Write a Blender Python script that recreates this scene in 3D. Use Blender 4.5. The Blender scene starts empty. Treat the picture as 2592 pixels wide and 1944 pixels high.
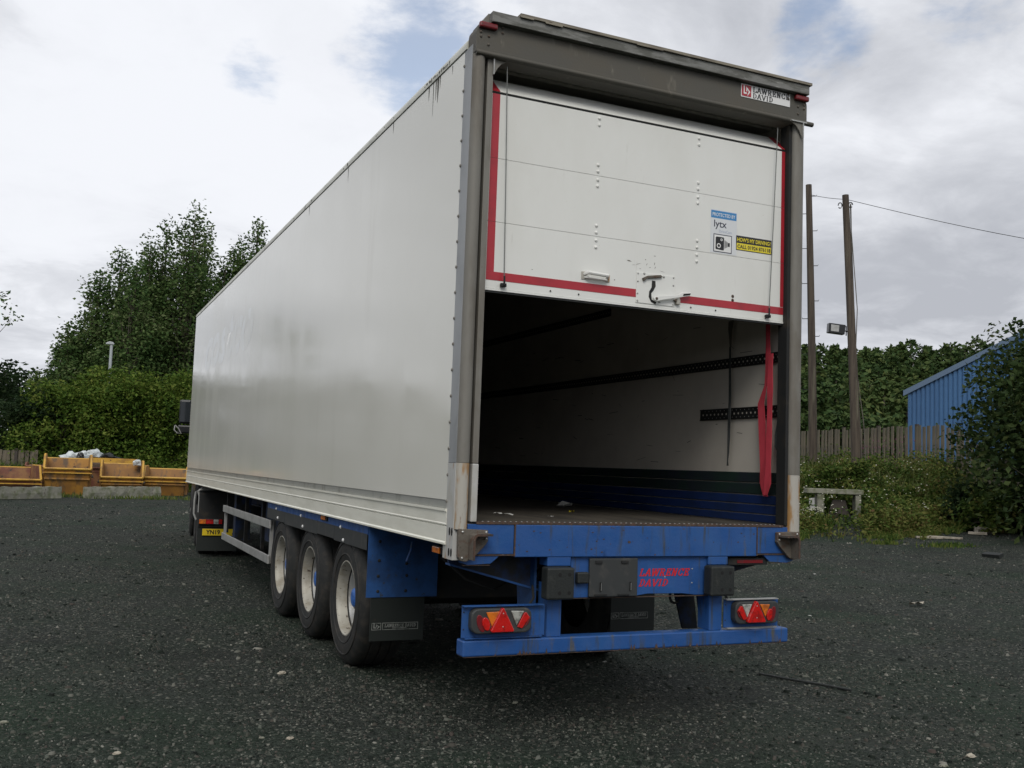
import bpy, bmesh, math, random
import numpy as np
from mathutils import Vector, Matrix

R = math.radians
rnd = random.Random(7)
rng = np.random.default_rng(7)
SC = bpy.context.scene
COL = SC.collection

# ------------------------------------------------------------------ camera
CAM = Vector((-2.1231, -5.4916, 1.6263))
YAW, PITCH, ROLL = 0.4214, 0.0839, 0.0359
cp, sp = math.cos(PITCH), math.sin(PITCH)
Fv = Vector((math.sin(YAW)*cp, math.cos(YAW)*cp, sp))
Rt = Vector((math.cos(YAW), -math.sin(YAW), 0))
Up = Rt.cross(Fv)
Rr = Rt*math.cos(ROLL) + Up*math.sin(ROLL)
Ur = -Rt*math.sin(ROLL) + Up*math.cos(ROLL)
cam_data = bpy.data.cameras.new('camera')
cam = bpy.data.objects.new('camera', cam_data)
COL.objects.link(cam)
M = Matrix((Rr, Ur, -Fv)).transposed().to_4x4()
M.translation = CAM
cam.matrix_world = M
cam_data.sensor_width = 36
cam_data.lens = 2522/2592*36
cam_data.clip_start = 0.05
cam_data.clip_end = 2000
SC.camera = cam

# ------------------------------------------------------------------ light
SUN_EL, SUN_AZ = 44, 204          # azimuth clockwise from +Y (the way the trailer points)
world = bpy.data.worlds.new('World')
SC.world = world
world.use_nodes = True
wt = world.node_tree
wt.nodes.clear()


class NT:
    """tiny node helper"""
    def __init__(s, tree): s.t = tree
    def n(s, kind, **kw):
        nd = s.t.nodes.new(kind)
        for k, v in kw.items(): setattr(nd, k, v)
        return nd
    def l(s, a, b): s.t.links.new(a, b)
    def val(s, sock, v):
        if hasattr(v, 'is_output') or isinstance(v, bpy.types.NodeSocket): s.l(v, sock)
        else: sock.default_value = v
    def math(s, op, a, b=0.0, clamp=False):
        nd = s.n('ShaderNodeMath', operation=op, use_clamp=clamp)
        s.val(nd.inputs[0], a); s.val(nd.inputs[1], b)
        return nd.outputs[0]
    def noise(s, vec, scale, detail=5, rough=.55, dist=0):
        nd = s.n('ShaderNodeTexNoise')
        if vec is not None: s.l(vec, nd.inputs['Vector'])
        nd.inputs['Scale'].default_value = scale
        nd.inputs['Detail'].default_value = detail
        nd.inputs['Roughness'].default_value = rough
        nd.inputs['Distortion'].default_value = dist
        return nd.outputs['Fac']
    def mapping(s, vec, scale=(1, 1, 1), loc=(0, 0, 0), rot=(0, 0, 0)):
        nd = s.n('ShaderNodeMapping')
        s.l(vec, nd.inputs['Vector'])
        nd.inputs['Scale'].default_value = scale
        nd.inputs['Location'].default_value = loc
        nd.inputs['Rotation'].default_value = rot
        return nd.outputs[0]
    def rng(s, v, a, b, c=0.0, d=1.0, smooth=True):
        nd = s.n('ShaderNodeMapRange')
        if smooth: nd.interpolation_type = 'SMOOTHSTEP'
        s.val(nd.inputs[0], v)
        for i, x in enumerate((a, b, c, d)): nd.inputs[1+i].default_value = x
        return nd.outputs[0]
    def mix(s, f, a, b):
        nd = s.n('ShaderNodeMix', data_type='RGBA')
        s.val(nd.inputs[0], f)
        for sock, v in ((nd.inputs[6], a), (nd.inputs[7], b)):
            if isinstance(v, bpy.types.NodeSocket): s.l(v, sock)
            else: sock.default_value = (*v[:3], 1)
        return nd.outputs[2]


w = NT(wt)
gen = w.n('ShaderNodeTexCoord').outputs['Generated']
sky = w.n('ShaderNodeTexSky', sky_type='NISHITA', sun_disc=False, sun_elevation=R(SUN_EL), sun_rotation=R(SUN_AZ))
sky.air_density = 1.0; sky.dust_density = 0.6
skyc = w.n('ShaderNodeVectorMath', operation='SCALE')
w.l(sky.outputs[0], skyc.inputs[0]); skyc.inputs['Scale'].default_value = 1.0
sep = w.n('ShaderNodeSeparateXYZ'); w.l(gen, sep.inputs[0])
zc = sep.outputs['Z']
# project direction onto a cloud deck so that clouds flatten towards the horizon
zden = w.math('MAXIMUM', w.math('ADD', zc, 0.22), 0.12)
comb = w.n('ShaderNodeCombineXYZ')
w.l(w.math('DIVIDE', sep.outputs['X'], zden), comb.inputs[0])
w.l(w.math('DIVIDE', sep.outputs['Y'], zden), comb.inputs[1])
deck = comb.outputs[0]
n1 = w.noise(w.mapping(deck, (1, 1, 1), (3.1, 1.7, 0)), 1.15, 8, .56, .35)
n2 = w.noise(w.mapping(deck, (1, 1, 1), (9.1, 4.7, 0)), 3.2, 8, .6, .5)
n3 = w.noise(w.mapping(deck, (1, 1, 1), (1.1, 14.7, 0)), .55, 4, .5, .2)
cl = w.math('ADD', w.math('MULTIPLY', n1, .6), w.math('MULTIPLY', n2, .4))


def blob(px, py, rad, amp, inner=.0):
    """a soft region of the sky round the direction seen at a point of the photograph"""
    d = (Fv + Rr*((px-1296)/2522) - Ur*((py-972)/2522)).normalized()
    dt = w.n('ShaderNodeVectorMath', operation='DOT_PRODUCT')
    w.l(gen, dt.inputs[0]); dt.inputs[1].default_value = d
    return w.rng(dt.outputs['Value'], math.cos(R(rad)), math.cos(R(rad*inner)), 0, amp)


def addall(lst):
    o = lst[0]
    for x in lst[1:]: o = w.math('ADD', o, x)
    return o


bright = addall([blob(560, 380, 22, .28), blob(150, 150, 17, .07), blob(1150, 60, 16, .12), blob(1020, 380, 13, .12), blob(2560, 120, 11, .14), blob(2150, 600, 9, .10), blob(2592, 500, 12, .08), blob(60, 900, 8, .15)])
grey = addall([blob(60, 640, 13, .10), blob(1980, 120, 9, .05), blob(2250, 480, 20, .07), blob(2480, 860, 15, .16), blob(80, 760, 9, .05), blob(2150, 60, 10, .05)])
low = w.math('MULTIPLY', w.rng(zc, .02, .30, 1, 0), .10)
level = w.math('SUBTRACT', w.math('ADD', w.rng(cl, .36, .64, .07, .70), bright), w.math('ADD', grey, low))
levelc = w.rng(level, .0, .62, 0, 1, False)
cloudcol = w.mix(levelc, (.50, .52, .57), (.87, .89, .94))
cloudcol = w.mix(w.rng(level, .45, .9, 0, 1), cloudcol, (.93, .95, 1.0))
# thin places where blue shows through
hole = addall([blob(1010, 90, 5.6, .36), blob(1075, 190, 3.2, .30), blob(655, 160, 2.8, .33), blob(2070, 118, 3.8, .58), blob(1190, 50, 5, .22), blob(2480, 10, 4, .3)])
hole = w.math('ADD', hole, w.rng(n3, .6, .72, 0, .2))
n4 = w.noise(w.mapping(gen, (1, 1, 2.2), (4, 5, 1)), 9.0, 8, .6, 0)
holef = w.rng(w.math('ADD', hole, w.math('MULTIPLY', w.math('SUBTRACT', n4, .5), 1.5)), .22, .70, 0, .66)
holef = w.math('MULTIPLY', holef, w.rng(hole, .02, .2, 0, 1))
holef = w.math('MULTIPLY', holef, w.rng(zc, .1, .25, 0, 1))
bg1 = w.n('ShaderNodeBackground'); w.l(skyc.outputs[0], bg1.inputs[0]); bg1.inputs[1].default_value = 0.14
bg2 = w.n('ShaderNodeBackground'); w.l(cloudcol, bg2.inputs[0]); bg2.inputs[1].default_value = 0.98
mx = w.n('ShaderNodeMixShader'); w.l(holef, mx.inputs[0]); w.l(bg2.outputs[0], mx.inputs[1]); w.l(bg1.outputs[0], mx.inputs[2])
wo = w.n('ShaderNodeOutputWorld'); w.l(mx.outputs[0], wo.inputs[0])

sd = bpy.data.lights.new('sun', 'SUN'); sd.energy = 1.5; sd.angle = R(28); sd.color = (1, .96, .9)
so = bpy.data.objects.new('sun', sd); COL.objects.link(so)
sdir = Vector((math.sin(R(SUN_AZ))*math.cos(R(SUN_EL)), math.cos(R(SUN_AZ))*math.cos(R(SUN_EL)), math.sin(R(SUN_EL))))
so.rotation_euler = sdir.to_track_quat('Z', 'Y').to_euler()

vs = SC.view_settings
SC.display_settings.display_device = 'sRGB'
vs.view_transform = 'Standard'; vs.look = 'None'; vs.exposure = 0.0; vs.gamma = 1.0; vs.use_curve_mapping = False
SC.render.engine = 'CYCLES'
SC.cycles.max_bounces = 6
SC.cycles.diffuse_bounces = 2
SC.cycles.transparent_max_bounces = 4


def at(u, v, D):
    """the point at horizontal distance D from the camera on the line of sight of a point measured in the photograph"""
    d = Fv + Rr*((u-1296)/2522) - Ur*((v-972)/2522)
    return CAM + d*(D/math.hypot(d.x, d.y))


# ------------------------------------------------------------------ materials
def material(name, col, rough=.6, metal=0.0, layers=(), bump=0.0, bscale=40, spec=.5, rlayer=None, coat=0.0, bmap=(1, 1, 1)):
    """layers: (colour, noise scale xyz, low, high[, detail]) each laid over the ones before it where its own noise is high"""
    m = bpy.data.materials.new(name); m.use_nodes = True
    t = NT(m.node_tree); b = t.t.nodes['Principled BSDF']
    vec = t.n('ShaderNodeTexCoord').outputs['Object']
    c = None
    src = (*col, 1)
    for i, L in enumerate(layers):
        f = t.noise(t.mapping(vec, L[1], (i*3.7+.3, i*1.9, i*2.3)), 1.0, L[4] if len(L) > 4 else 6, .6)
        f = t.rng(f, L[2], L[3])
        c = t.mix(f, c if c is not None else col, L[0])
    if c is not None: t.l(c, b.inputs['Base Color'])
    else: b.inputs['Base Color'].default_value = src
    b.inputs['Roughness'].default_value = rough
    if rlayer:
        f = t.noise(t.mapping(vec, rlayer[0], (5, 1, 2)), 1.0, 5, .6)
        t.l(t.rng(f, .35, .65, rlayer[1], rlayer[2]), b.inputs['Roughness'])
    b.inputs['Metallic'].default_value = metal
    b.inputs['Specular IOR Level'].default_value = spec
    b.inputs['Coat Weight'].default_value = coat
    if bump:
        bn = t.n('ShaderNodeBump'); bn.inputs['Strength'].default_value = bump; bn.inputs['Distance'].default_value = .01
        t.l(t.noise(t.mapping(vec, bmap), bscale, 6, .6), bn.inputs['Height'])
        t.l(bn.outputs[0], b.inputs['Normal'])
    return m


RUST = (.16, .06, .022)
DKRUST = (.07, .035, .02)
MT = {}
MT['blue'] = material('blue_paint', (.018, .080, .265), .48, layers=[((.024, .094, .28), (3, 3, 3), .45, .7), ((.010, .048, .165), (9, 9, 3), .58, .72), ((.045, .06, .085), (26, 26, 2.2), .54, .72), ((.09, .09, .08), (14, 14, 3), .62, .73), ((.07, .045, .03), (30, 30, 22), .68, .75, 8)], rlayer=((8, 8, 8), .32, .6), bump=.15, bscale=60)
MT['blue_dirty'] = material('road_dirty_blue_paint', (.014, .075, .24), .6, layers=[((.010, .045, .14), (5, 5, 5), .4, .65), ((.03, .035, .03), (22, 22, 22), .6, .72)], bump=.2)
MT['navy'] = material('chassis_blue_paint', (.008, .025, .08), .7, layers=[((.012, .013, .012), (6, 6, 6), .4, .6)])
MT['chassis'] = material('grimy_chassis', (.012, .013, .013), .8, layers=[((.03, .025, .018), (8, 8, 8), .5, .7)])
MT['rubber'] = material('tyre_rubber', (.013, .014, .013), .75, layers=[((.032, .028, .023), (14, 14, 14), .42, .68)], bump=.25, bscale=90)
MT['black_rubber'] = material('black_rubber', (.014, .017, .016), .6, layers=[((.032, .034, .03), (25, 25, 12), .5, .75)], bump=.25, bscale=70)
MT['flap'] = material('mudflap_rubber', (.008, .012, .010), .65, layers=[((.03, .022, .018), (16, 16, 22), .62, .78)])
MT['plastic'] = material('grey_black_plastic', (.035, .038, .038), .55, layers=[((.08, .075, .068), (12, 12, 8), .5, .8)])
MT['door'] = material('white_door_panel', (.78, .785, .745), .38, layers=[((.71, .71, .66), (1.2, 1.2, .6), .35, .7), ((.58, .57, .52), (16, 16, 2.5), .62, .82), ((.42, .33, .24), (70, 70, 60), .735, .80, 3)], rlayer=((2, 2, 2), .3, .5))
MT['side'] = material('white_side_panel', (.78, .77, .70), .13, layers=[((.73, .72, .645), (.6, .22, .5), .35, .7), ((.69, .675, .60), (2, 2.2, .3), .55, .8), ((.55, .54, .48), (9, 14, .9), .70, .88)], rlayer=((1.0, 1.2, .4), .07, .17), spec=.5)
MT['rail'] = material('cream_painted_rail', (.82, .81, .71), .28, layers=[((.74, .73, .63), (1, 2.5, 12), .4, .7), ((.36, .34, .28), (6, 16, 4), .66, .8)])
MT['greyband'] = material('grey_trim_band', (.33, .335, .31), .3, layers=[((.2, .2, .18), (4, 6, 4), .5, .7)])
MT['cant'] = material('weathered_cant_rail', (.58, .58, .51), .45, layers=[((.42, .42, .36), (5, 3, 8), .4, .7), ((.05, .05, .04), (9, 6.5, 1.0), .62, .70, 8)])
MT['galv'] = material('dirty_galvanised_steel', (.205, .196, .172), .62, metal=.15, layers=[((.15, .135, .11), (9, 9, 2.2), .4, .7), ((.27, .25, .205), (16, 16, 5), .6, .8), ((.11, .06, .035), (35, 35, 30), .70, .78)], bump=.12, bscale=60)
MT['header'] = material('oxidised_header_steel', (.092, .087, .072), .62, metal=.15, layers=[((.10, .09, .07), (3, 9, 5), .4, .7), ((.19, .175, .14), (16, 16, 5), .6, .8), ((.09, .05, .03), (35, 35, 30), .70, .78)], bump=.12, bscale=60)
MT['frame'] = material('grey_frame_paint', (.31, .32, .325), .45, layers=[((.22, .23, .235), (3, 3, 2), .4, .7), ((.13, .135, .12), (14, 14, 5), .64, .78)])
MT['patch'] = material('pale_grey_patch_paint', (.47, .47, .45), .5, layers=[((.39, .38, .33), (6, 6, 4), .4, .7), ((.30, .15, .05), (16, 16, 3.0), .55, .66, 8)])
MT['rustpatch'] = material('rust_streaked_paint', (.42, .40, .35), .6, layers=[((.33, .18, .06), (14, 14, 3.0), .44, .58, 8), ((.16, .07, .03), (26, 26, 6), .62, .72, 8)])
MT['rusty'] = material('rusty_steel', (.12, .105, .085), .75, layers=[((.10, .06, .04), (18, 18, 18), .50, .68, 8), ((.05, .035, .025), (25, 25, 25), .6, .75)], bump=.4, bscale=60)
MT['rustedge'] = material('rust_edge', (.085, .048, .032), .8, layers=[((.045, .035, .03), (30, 30, 30), .42, .6, 8), ((.24, .2, .16), (45, 45, 45), .62, .7)], bump=.4)
MT['mould'] = material('black_mould', (.05, .048, .036), .8, layers=[((.16, .155, .13), (60, 60, 20), .45, .65)])
MT['red'] = material('red_reflective_tape', (.42, .022, .035), .3, layers=[((.33, .02, .03), (6, 6, 6), .4, .7), ((.50, .12, .12), (60, 60, 60), .7, .76)])
MT['lampred'] = material('red_lamp_lens', (.55, .010, .008), .12, spec=.8, coat=.5, layers=[((.30, .010, .008), (22, 22, 22), .45, .65), ((.20, .06, .05), (60, 60, 30), .62, .75)], bump=.15, bscale=180)
MT['dimred'] = material('dusty_dark_red_lens', (.17, .012, .016), .3, layers=[((.10, .03, .03), (20, 20, 20), .5, .7)])
MT['amber'] = material('amber_lamp_lens', (.70, .18, .015), .15, spec=.8, coat=.4, layers=[((.38, .10, .02), (25, 25, 25), .45, .65)])
MT['clear'] = material('clear_lamp_lens', (.55, .55, .50), .1, metal=.3, coat=.6, layers=[((.22, .22, .20), (25, 25, 25), .45, .65)])
MT['white'] = material('white_print', (.78, .78, .76), .4)
MT['decal'] = material('pale_vinyl_backing', (.69, .71, .72), .35)
MT['black'] = material('black_print', (.012, .012, .014), .4)
MT['ink'] = material('dark_navy_print', (.03, .035, .06), .4)
MT['greyprint'] = material('grey_print', (.38, .43, .55), .4)
MT['signblue'] = material('blue_vinyl', (.045, .24, .52), .35)
MT['yellow'] = material('yellow_vinyl', (.75, .62, .03), .35)
MT['textred'] = material('red_lettering', (.55, .02, .03), .4)
MT['flaptext'] = material('worn_grey_lettering', (.24, .25, .23), .6, layers=[((.12, .13, .12), (30, 30, 30), .45, .6)])
MT['dark'] = material('black_shadow_gap', (.006, .006, .006), .8)
MT['wood_floor'] = material('worn_deck_floor', (.085, .075, .058), .6, layers=[((.05, .045, .038), (6, 1.2, 6), .4, .65), ((.14, .12, .095), (30, 6, 30), .62, .75)], bump=.3, bscale=50)
MT['liner'] = material('beige_interior_wall', (.62, .58, .51), .5, layers=[((.54, .50, .44), (2, 2, 2), .4, .7), ((.18, .16, .14), (30, 45, 10), .72, .78)])
MT['kick'] = material('navy_kick_board', (.008, .026, .11), .5, layers=[((.007, .02, .07), (4, 4, 4), .4, .7), ((.03, .035, .045), (60, 16, 60), .68, .74)])
MT['kicktop'] = material('dark_green_kick_board', (.010, .028, .022), .6, layers=[((.014, .018, .03), (4, 4, 4), .4, .7)])
MT['trackblack'] = material('black_lashing_rail', (.012, .013, .013), .55)
MT['steel'] = material('bright_steel', (.5, .5, .48), .35, metal=.7)
MT['alu'] = material('anodised_aluminium', (.44, .44, .42), .4, metal=.35, layers=[((.34, .34, .32), (3, 6, 9), .4, .7)])
MT['rim'] = material('painted_steel_rim', (.42, .40, .34), .5, metal=.1, layers=[((.30, .27, .21), (10, 10, 10), .4, .7), ((.07, .045, .03), (26, 26, 26), .60, .68, 6)])
MT['rimdisc'] = material('silver_rim_disc', (.50, .50, .48), .4, metal=.35, layers=[((.30, .29, .26), (10, 10, 10), .4, .7)])
MT['hub'] = material('blue_hub_paint', (.04, .15, .48), .45, layers=[((.03, .09, .3), (30, 30, 30), .45, .65)])
MT['cable'] = material('steel_cable', (.16, .17, .16), .5, metal=.5)
MT['strapred'] = material('red_webbing', (.66, .06, .09), .8, layers=[((.48, .04, .06), (12, 12, 5), .4, .7)], bump=.2, bscale=300)
MT['strapdark'] = material('dark_webbing', (.035, .04, .038), .85, layers=[((.075, .08, .08), (9, 9, 4), .4, .7)])
MT['strapolive'] = material('pale_webbing', (.12, .11, .09), .85)
MT['gutter'] = material('weathered_gutter_strip', (.20, .20, .185), .6, metal=.1, layers=[((.11, .11, .095), (6, 20, 30), .42, .6), ((.34, .34, .31), (10, 30, 40), .62, .75)], bump=.3)
MT['gutterbrown'] = material('weathered_brown_strip', (.25, .225, .17), .7, layers=[((.15, .13, .10), (5, 30, 60), .42, .6), ((.09, .06, .045), (8, 40, 70), .64, .7)], bump=.3)
MT['skip'] = material('yellow_skip_paint', (.40, .195, .03), .6, layers=[((.26, .125, .03), (1.2, 1.2, 1.2), .40, .60), ((.12, .075, .04), (3, 3, 1.2), .48, .64, 8), (DKRUST, (7, 7, 5), .62, .70, 8)], bump=.3, bscale=20)
MT['skiprim'] = material('bright_yellow_rim_paint', (.56, .32, .04), .5, layers=[((.36, .19, .04), (3, 3, 3), .45, .65), ((.12, .06, .03), (9, 9, 9), .62, .70, 8)])
MT['skipdull'] = material('rust_brown_skip_paint', (.26, .13, .05), .65, layers=[((.17, .06, .035), (2, 2, 2), .4, .6), ((.06, .04, .03), (6, 6, 5), .58, .68, 8)], bump=.3, bscale=20)
MT['skipin'] = material('rusty_skip_inside', (.10, .062, .033), .75, layers=[((.05, .034, .022), (3, 3, 2), .45, .62, 8)])
MT['concrete'] = material('mossy_concrete', (.24, .235, .19), .85, layers=[((.14, .15, .09), (4, 4, 4), .42, .62), ((.34, .33, .29), (9, 9, 9), .6, .75), ((.09, .06, .045), (5, 5, 3), .66, .74)], bump=.5, bscale=18)
MT['tarp'] = material('white_plastic_sheet', (.60, .64, .64), .35, layers=[((.42, .46, .47), (4, 4, 4), .45, .6)])
MT['sack'] = material('black_refuse_sack', (.012, .013, .013), .3)
MT['fence'] = material('weathered_fence_wood', (.16, .135, .095), .85, layers=[((.085, .08, .06), (9, 9, 1.2), .42, .62), ((.19, .175, .14), (20, 20, 2), .6, .75), ((.06, .085, .04), (3, 3, 3), .58, .75)], bump=.4, bscale=12, bmap=(9, 9, 1))
MT['fencedark'] = material('dark_fence_post_wood', (.06, .05, .042), .85)
MT['pole'] = material('creosoted_pole_wood', (.095, .075, .055), .85, layers=[((.055, .042, .032), (12, 12, .8), .4, .62), ((.14, .13, .09), (5, 5, .5), .6, .75)], bump=.5, bscale=10, bmap=(12, 12, 1))
MT['shed'] = material('blue_steel_cladding', (.055, .145, .30), .5, layers=[((.042, .11, .24), (.6, .6, .3), .4, .7)])
MT['shedroof'] = material('blue_grey_verge_flashing', (.12, .18, .27), .5)
MT['lamppost'] = material('galvanised_lamp_column', (.42, .45, .46), .45, metal=.2)
MT['bark'] = material('tree_bark', (.09, .075, .055), .9, layers=[((.16, .15, .13), (6, 6, 1.5), .5, .7)], bump=.5, bscale=10)
MT['cab'] = material('dark_cab_paint', (.012, .013, .014), .3)
MT['glass'] = material('dark_glass', (.02, .025, .03), .05)
MT['plate_y'] = material('yellow_number_plate', (.72, .52, .02), .35)
MT['paper'] = material('scrap_paper', (.62, .62, .58), .7)
MT['ghost'] = material('lettering_ghost_film', (.82, .835, .81), .14, layers=[((.75, .745, .675), (3, 4.0, .8), .42, .6)])
MT['timber'] = material('weathered_offcut_wood', (.40, .36, .29), .8, layers=[((.26, .23, .18), (8, 8, 8), .45, .65)])
MT['flower'] = material('white_flower_heads', (.58, .58, .46), .8)
MT['pink'] = material('pink_flower_spikes', (.20, .06, .13), .8)


def leafmat(name, cols, trans=.25, big_scale=.7):
    m = bpy.data.materials.new(name); m.use_nodes = True
    t = NT(m.node_tree); b = t.t.nodes['Principled BSDF']
    ri = t.n('ShaderNodeNewGeometry').outputs['Random Per Island']
    vec = t.n('ShaderNodeTexCoord').outputs['Object']
    big = t.noise(vec, big_scale, 3)
    f = t.math('ADD', t.math('MULTIPLY', ri, .6), t.math('MULTIPLY', t.rng(big, .35, .65), .4))
    cr = t.n('ShaderNodeValToRGB'); t.l(f, cr.inputs[0])
    e = cr.color_ramp.elements
    e[0].position = 0; e[0].color = (*cols[0], 1)
    e[1].position = 1; e[1].color = (*cols[-1], 1)
    for i, c in enumerate(cols[1:-1]):
        x = e.new((i+1)/(len(cols)-1)); x.color = (*c, 1)
    t.l(cr.outputs[0], b.inputs['Base Color'])
    b.inputs['Roughness'].default_value = .7
    b.inputs['Specular IOR Level'].default_value = .12
    tr = t.n('ShaderNodeBsdfTranslucent'); t.l(cr.outputs[0], tr.inputs[0])
    ms = t.n('ShaderNodeMixShader'); ms.inputs[0].default_value = trans
    t.l(b.outputs[0], ms.inputs[1]); t.l(tr.outputs[0], ms.inputs[2])
    t.l(ms.outputs[0], t.t.nodes['Material Output'].inputs[0])
    return m


LF = {
    'poplar': leafmat('poplar_leaves', [(.028, .064, .018), (.058, .108, .032), (.098, .15, .046), (.18, .21, .10)]),
    'hedge': leafmat('hedge_leaves', [(.020, .050, .007), (.055, .105, .014), (.11, .165, .026), (.20, .23, .05)]),
    'dark': leafmat('dark_leaves', [(.010, .022, .009), (.02, .04, .014), (.04, .06, .022)]),
    'pine': leafmat('conifer_needles', [(.018, .038, .013), (.040, .074, .022), (.07, .105, .032), (.12, .14, .045)], .1, .16),
    'weed': leafmat('weed_leaves', [(.022, .045, .009), (.045, .085, .015), (.085, .125, .026), (.16, .17, .045), (.12, .075, .035)]),
    'grass': leafmat('grass_blades', [(.035, .055, .015), (.08, .11, .03), (.16, .17, .07), (.24, .21, .12)]),
    'rbush': leafmat('dark_bush_leaves', [(.010, .02, .006), (.022, .042, .012), (.045, .07, .02), (.08, .09, .03)]),
}


# ------------------------------------------------------------------ mesh helpers
class MB:
    def __init__(s): s.v = []; s.f = []
    def add(s, vs, fs):
        o = len(s.v); s.v += [tuple(p) for p in vs]; s.f += [tuple(i+o for i in f) for f in fs]; return s
    def box(s, x0, x1, y0, y1, z0, z1):
        return s.add([(x0, y0, z0), (x1, y0, z0), (x1, y1, z0), (x0, y1, z0), (x0, y0, z1), (x1, y0, z1), (x1, y1, z1), (x0, y1, z1)],
                     [(0, 3, 2, 1), (4, 5, 6, 7), (0, 1, 5, 4), (1, 2, 6, 5), (2, 3, 7, 6), (3, 0, 4, 7)])
    def prism(s, pts, a, b, axis='y'):
        """polygon pts in the other two axes (in x,y,z order), extruded from a to b along axis"""
        n = len(pts)
        def P(p, t):
            if axis == 'y': return (p[0], t, p[1])
            if axis == 'x': return (t, p[0], p[1])
            return (p[0], p[1], t)
        vs = [P(p, a) for p in pts]+[P(p, b) for p in pts]
        fs = [tuple(range(n)), tuple(range(2*n-1, n-1, -1))]
        fs += [(i, i+n, (i+1) % n+n, (i+1) % n) for i in range(n)]
        return s.add(vs, fs)
    def tube(s, pts, r, n=8, r2=None, cap=True):
        pts = [Vector(p) for p in pts]; m = len(pts); o = len(s.v)
        for i, p in enumerate(pts):
            d = (pts[min(i+1, m-1)]-pts[max(i-1, 0)]).normalized()
            a = d.cross(Vector((0, 0, 1)) if abs(d.z) < .9 else Vector((1, 0, 0))).normalized(); b = d.cross(a)
            rr = r if r2 is None else r+(r2-r)*i/(m-1)
            for k in range(n):
                q = p+(a*math.cos(2*math.pi*k/n)+b*math.sin(2*math.pi*k/n))*rr
                s.v.append(tuple(q))
        for i in range(m-1):
            for k in range(n):
                s.f.append((o+i*n+k, o+i*n+(k+1) % n, o+(i+1)*n+(k+1) % n, o+(i+1)*n+k))
        if cap:
            s.f.append(tuple(o+k for k in reversed(range(n)))); s.f.append(tuple(o+(m-1)*n+k for k in range(n)))
        return s
    def lathe(s, prof, c, axis='x', n=32, sgn=1):
        """profile of (radius, offset along the axis)"""
        o = len(s.v)
        for (r, t) in prof:
            for k in range(n):
                a = 2*math.pi*k/n; u, q = r*math.cos(a), r*math.sin(a)
                if axis == 'x': s.v.append((c[0]+t*sgn, c[1]+u, c[2]+q))
                elif axis == 'y': s.v.append((c[0]+u, c[1]+t*sgn, c[2]+q))
                else: s.v.append((c[0]+u, c[1]+q, c[2]+t*sgn))
        for i in range(len(prof)-1):
            for k in range(n):
                s.f.append((o+i*n+k, o+i*n+(k+1) % n, o+(i+1)*n+(k+1) % n, o+(i+1)*n+k))
        return s
    def dome(s, c, r, axis=(0, -1, 0), h=.5):
        """low rivet head facing axis"""
        a = Vector(axis).normalized(); u = a.orthogonal().normalized(); q = a.cross(u); o = len(s.v); c = Vector(c)
        for (rr, t) in ((1, 0), (.75, .6)):
            for k in range(7):
                an = 2*math.pi*k/7
                s.v.append(tuple(c+(u*math.cos(an)+q*math.sin(an))*r*rr+a*r*h*t))
        s.v.append(tuple(c+a*r*h))
        for k in range(7):
            s.f.append((o+k, o+(k+1) % 7, o+7+(k+1) % 7, o+7+k)); s.f.append((o+7+k, o+7+(k+1) % 7, o+14))
        return s
    def build(s, name, mat, parent=None, smooth=False, bevel=0, seg=2, label=None, kind=None):
        me = bpy.data.meshes.new(name); me.from_pydata(s.v, [], s.f); me.validate()
        bm = bmesh.new(); bm.from_mesh(me); bmesh.ops.recalc_face_normals(bm, faces=bm.faces); bm.to_mesh(me); bm.free()
        me.materials.append(MT[mat] if isinstance(mat, str) else mat)
        o = bpy.data.objects.new(name, me); COL.objects.link(o)
        if smooth:
            me.shade_smooth()
        if bevel:
            b = o.modifiers.new('edge', 'BEVEL'); b.width = bevel; b.segments = seg; b.limit_method = 'ANGLE'; b.angle_limit = R(40)
        if smooth:
            try:
                e = o.modifiers.new('split', 'EDGE_SPLIT'); e.split_angle = R(40)
            except Exception: pass
        if parent is not None: o.parent = parent
        if label: o['label'] = label
        if kind: o['kind'] = kind
        return o


def box(name, mat, parent, x0, x1, y0, y1, z0, z1, bevel=0, **k):
    return MB().box(x0, x1, y0, y1, z0, z1).build(name, mat, parent, bevel=bevel, **k)


def tag(o, label, cat, group=None, kind=None):
    if label: o['label'] = label
    if cat: o['category'] = cat
    if group: o['group'] = group
    if kind: o['kind'] = kind
    return o


def empty(name, loc, label, cat, group=None, rz=0):
    o = bpy.data.objects.new(name, None); COL.objects.link(o); o.location = loc; o.rotation_euler = (0, 0, rz)
    o.empty_display_size = .2
    return tag(o, label, cat, group)


def nmesh(name, V, F, mat, parent=None, smooth=False):
    """fast mesh from numpy vertex array and equal-sided face array"""
    me = bpy.data.meshes.new(name)
    k = F.shape[1]
    me.vertices.add(len(V)); me.vertices.foreach_set('co', V.astype(np.float32).ravel())
    me.loops.add(F.size); me.loops.foreach_set('vertex_index', F.astype(np.int32).ravel())
    me.polygons.add(len(F)); me.polygons.foreach_set('loop_start', np.arange(0, F.size, k, dtype=np.int32))
    try: me.polygons.foreach_set('loop_total', np.full(len(F), k, dtype=np.int32))
    except Exception: pass
    me.update(calc_edges=True); me.validate()
    if smooth: me.shade_smooth()
    me.materials.append(mat)
    o = bpy.data.objects.new(name, me); COL.objects.link(o)
    if parent is not None: o.parent = parent
    return o


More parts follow.
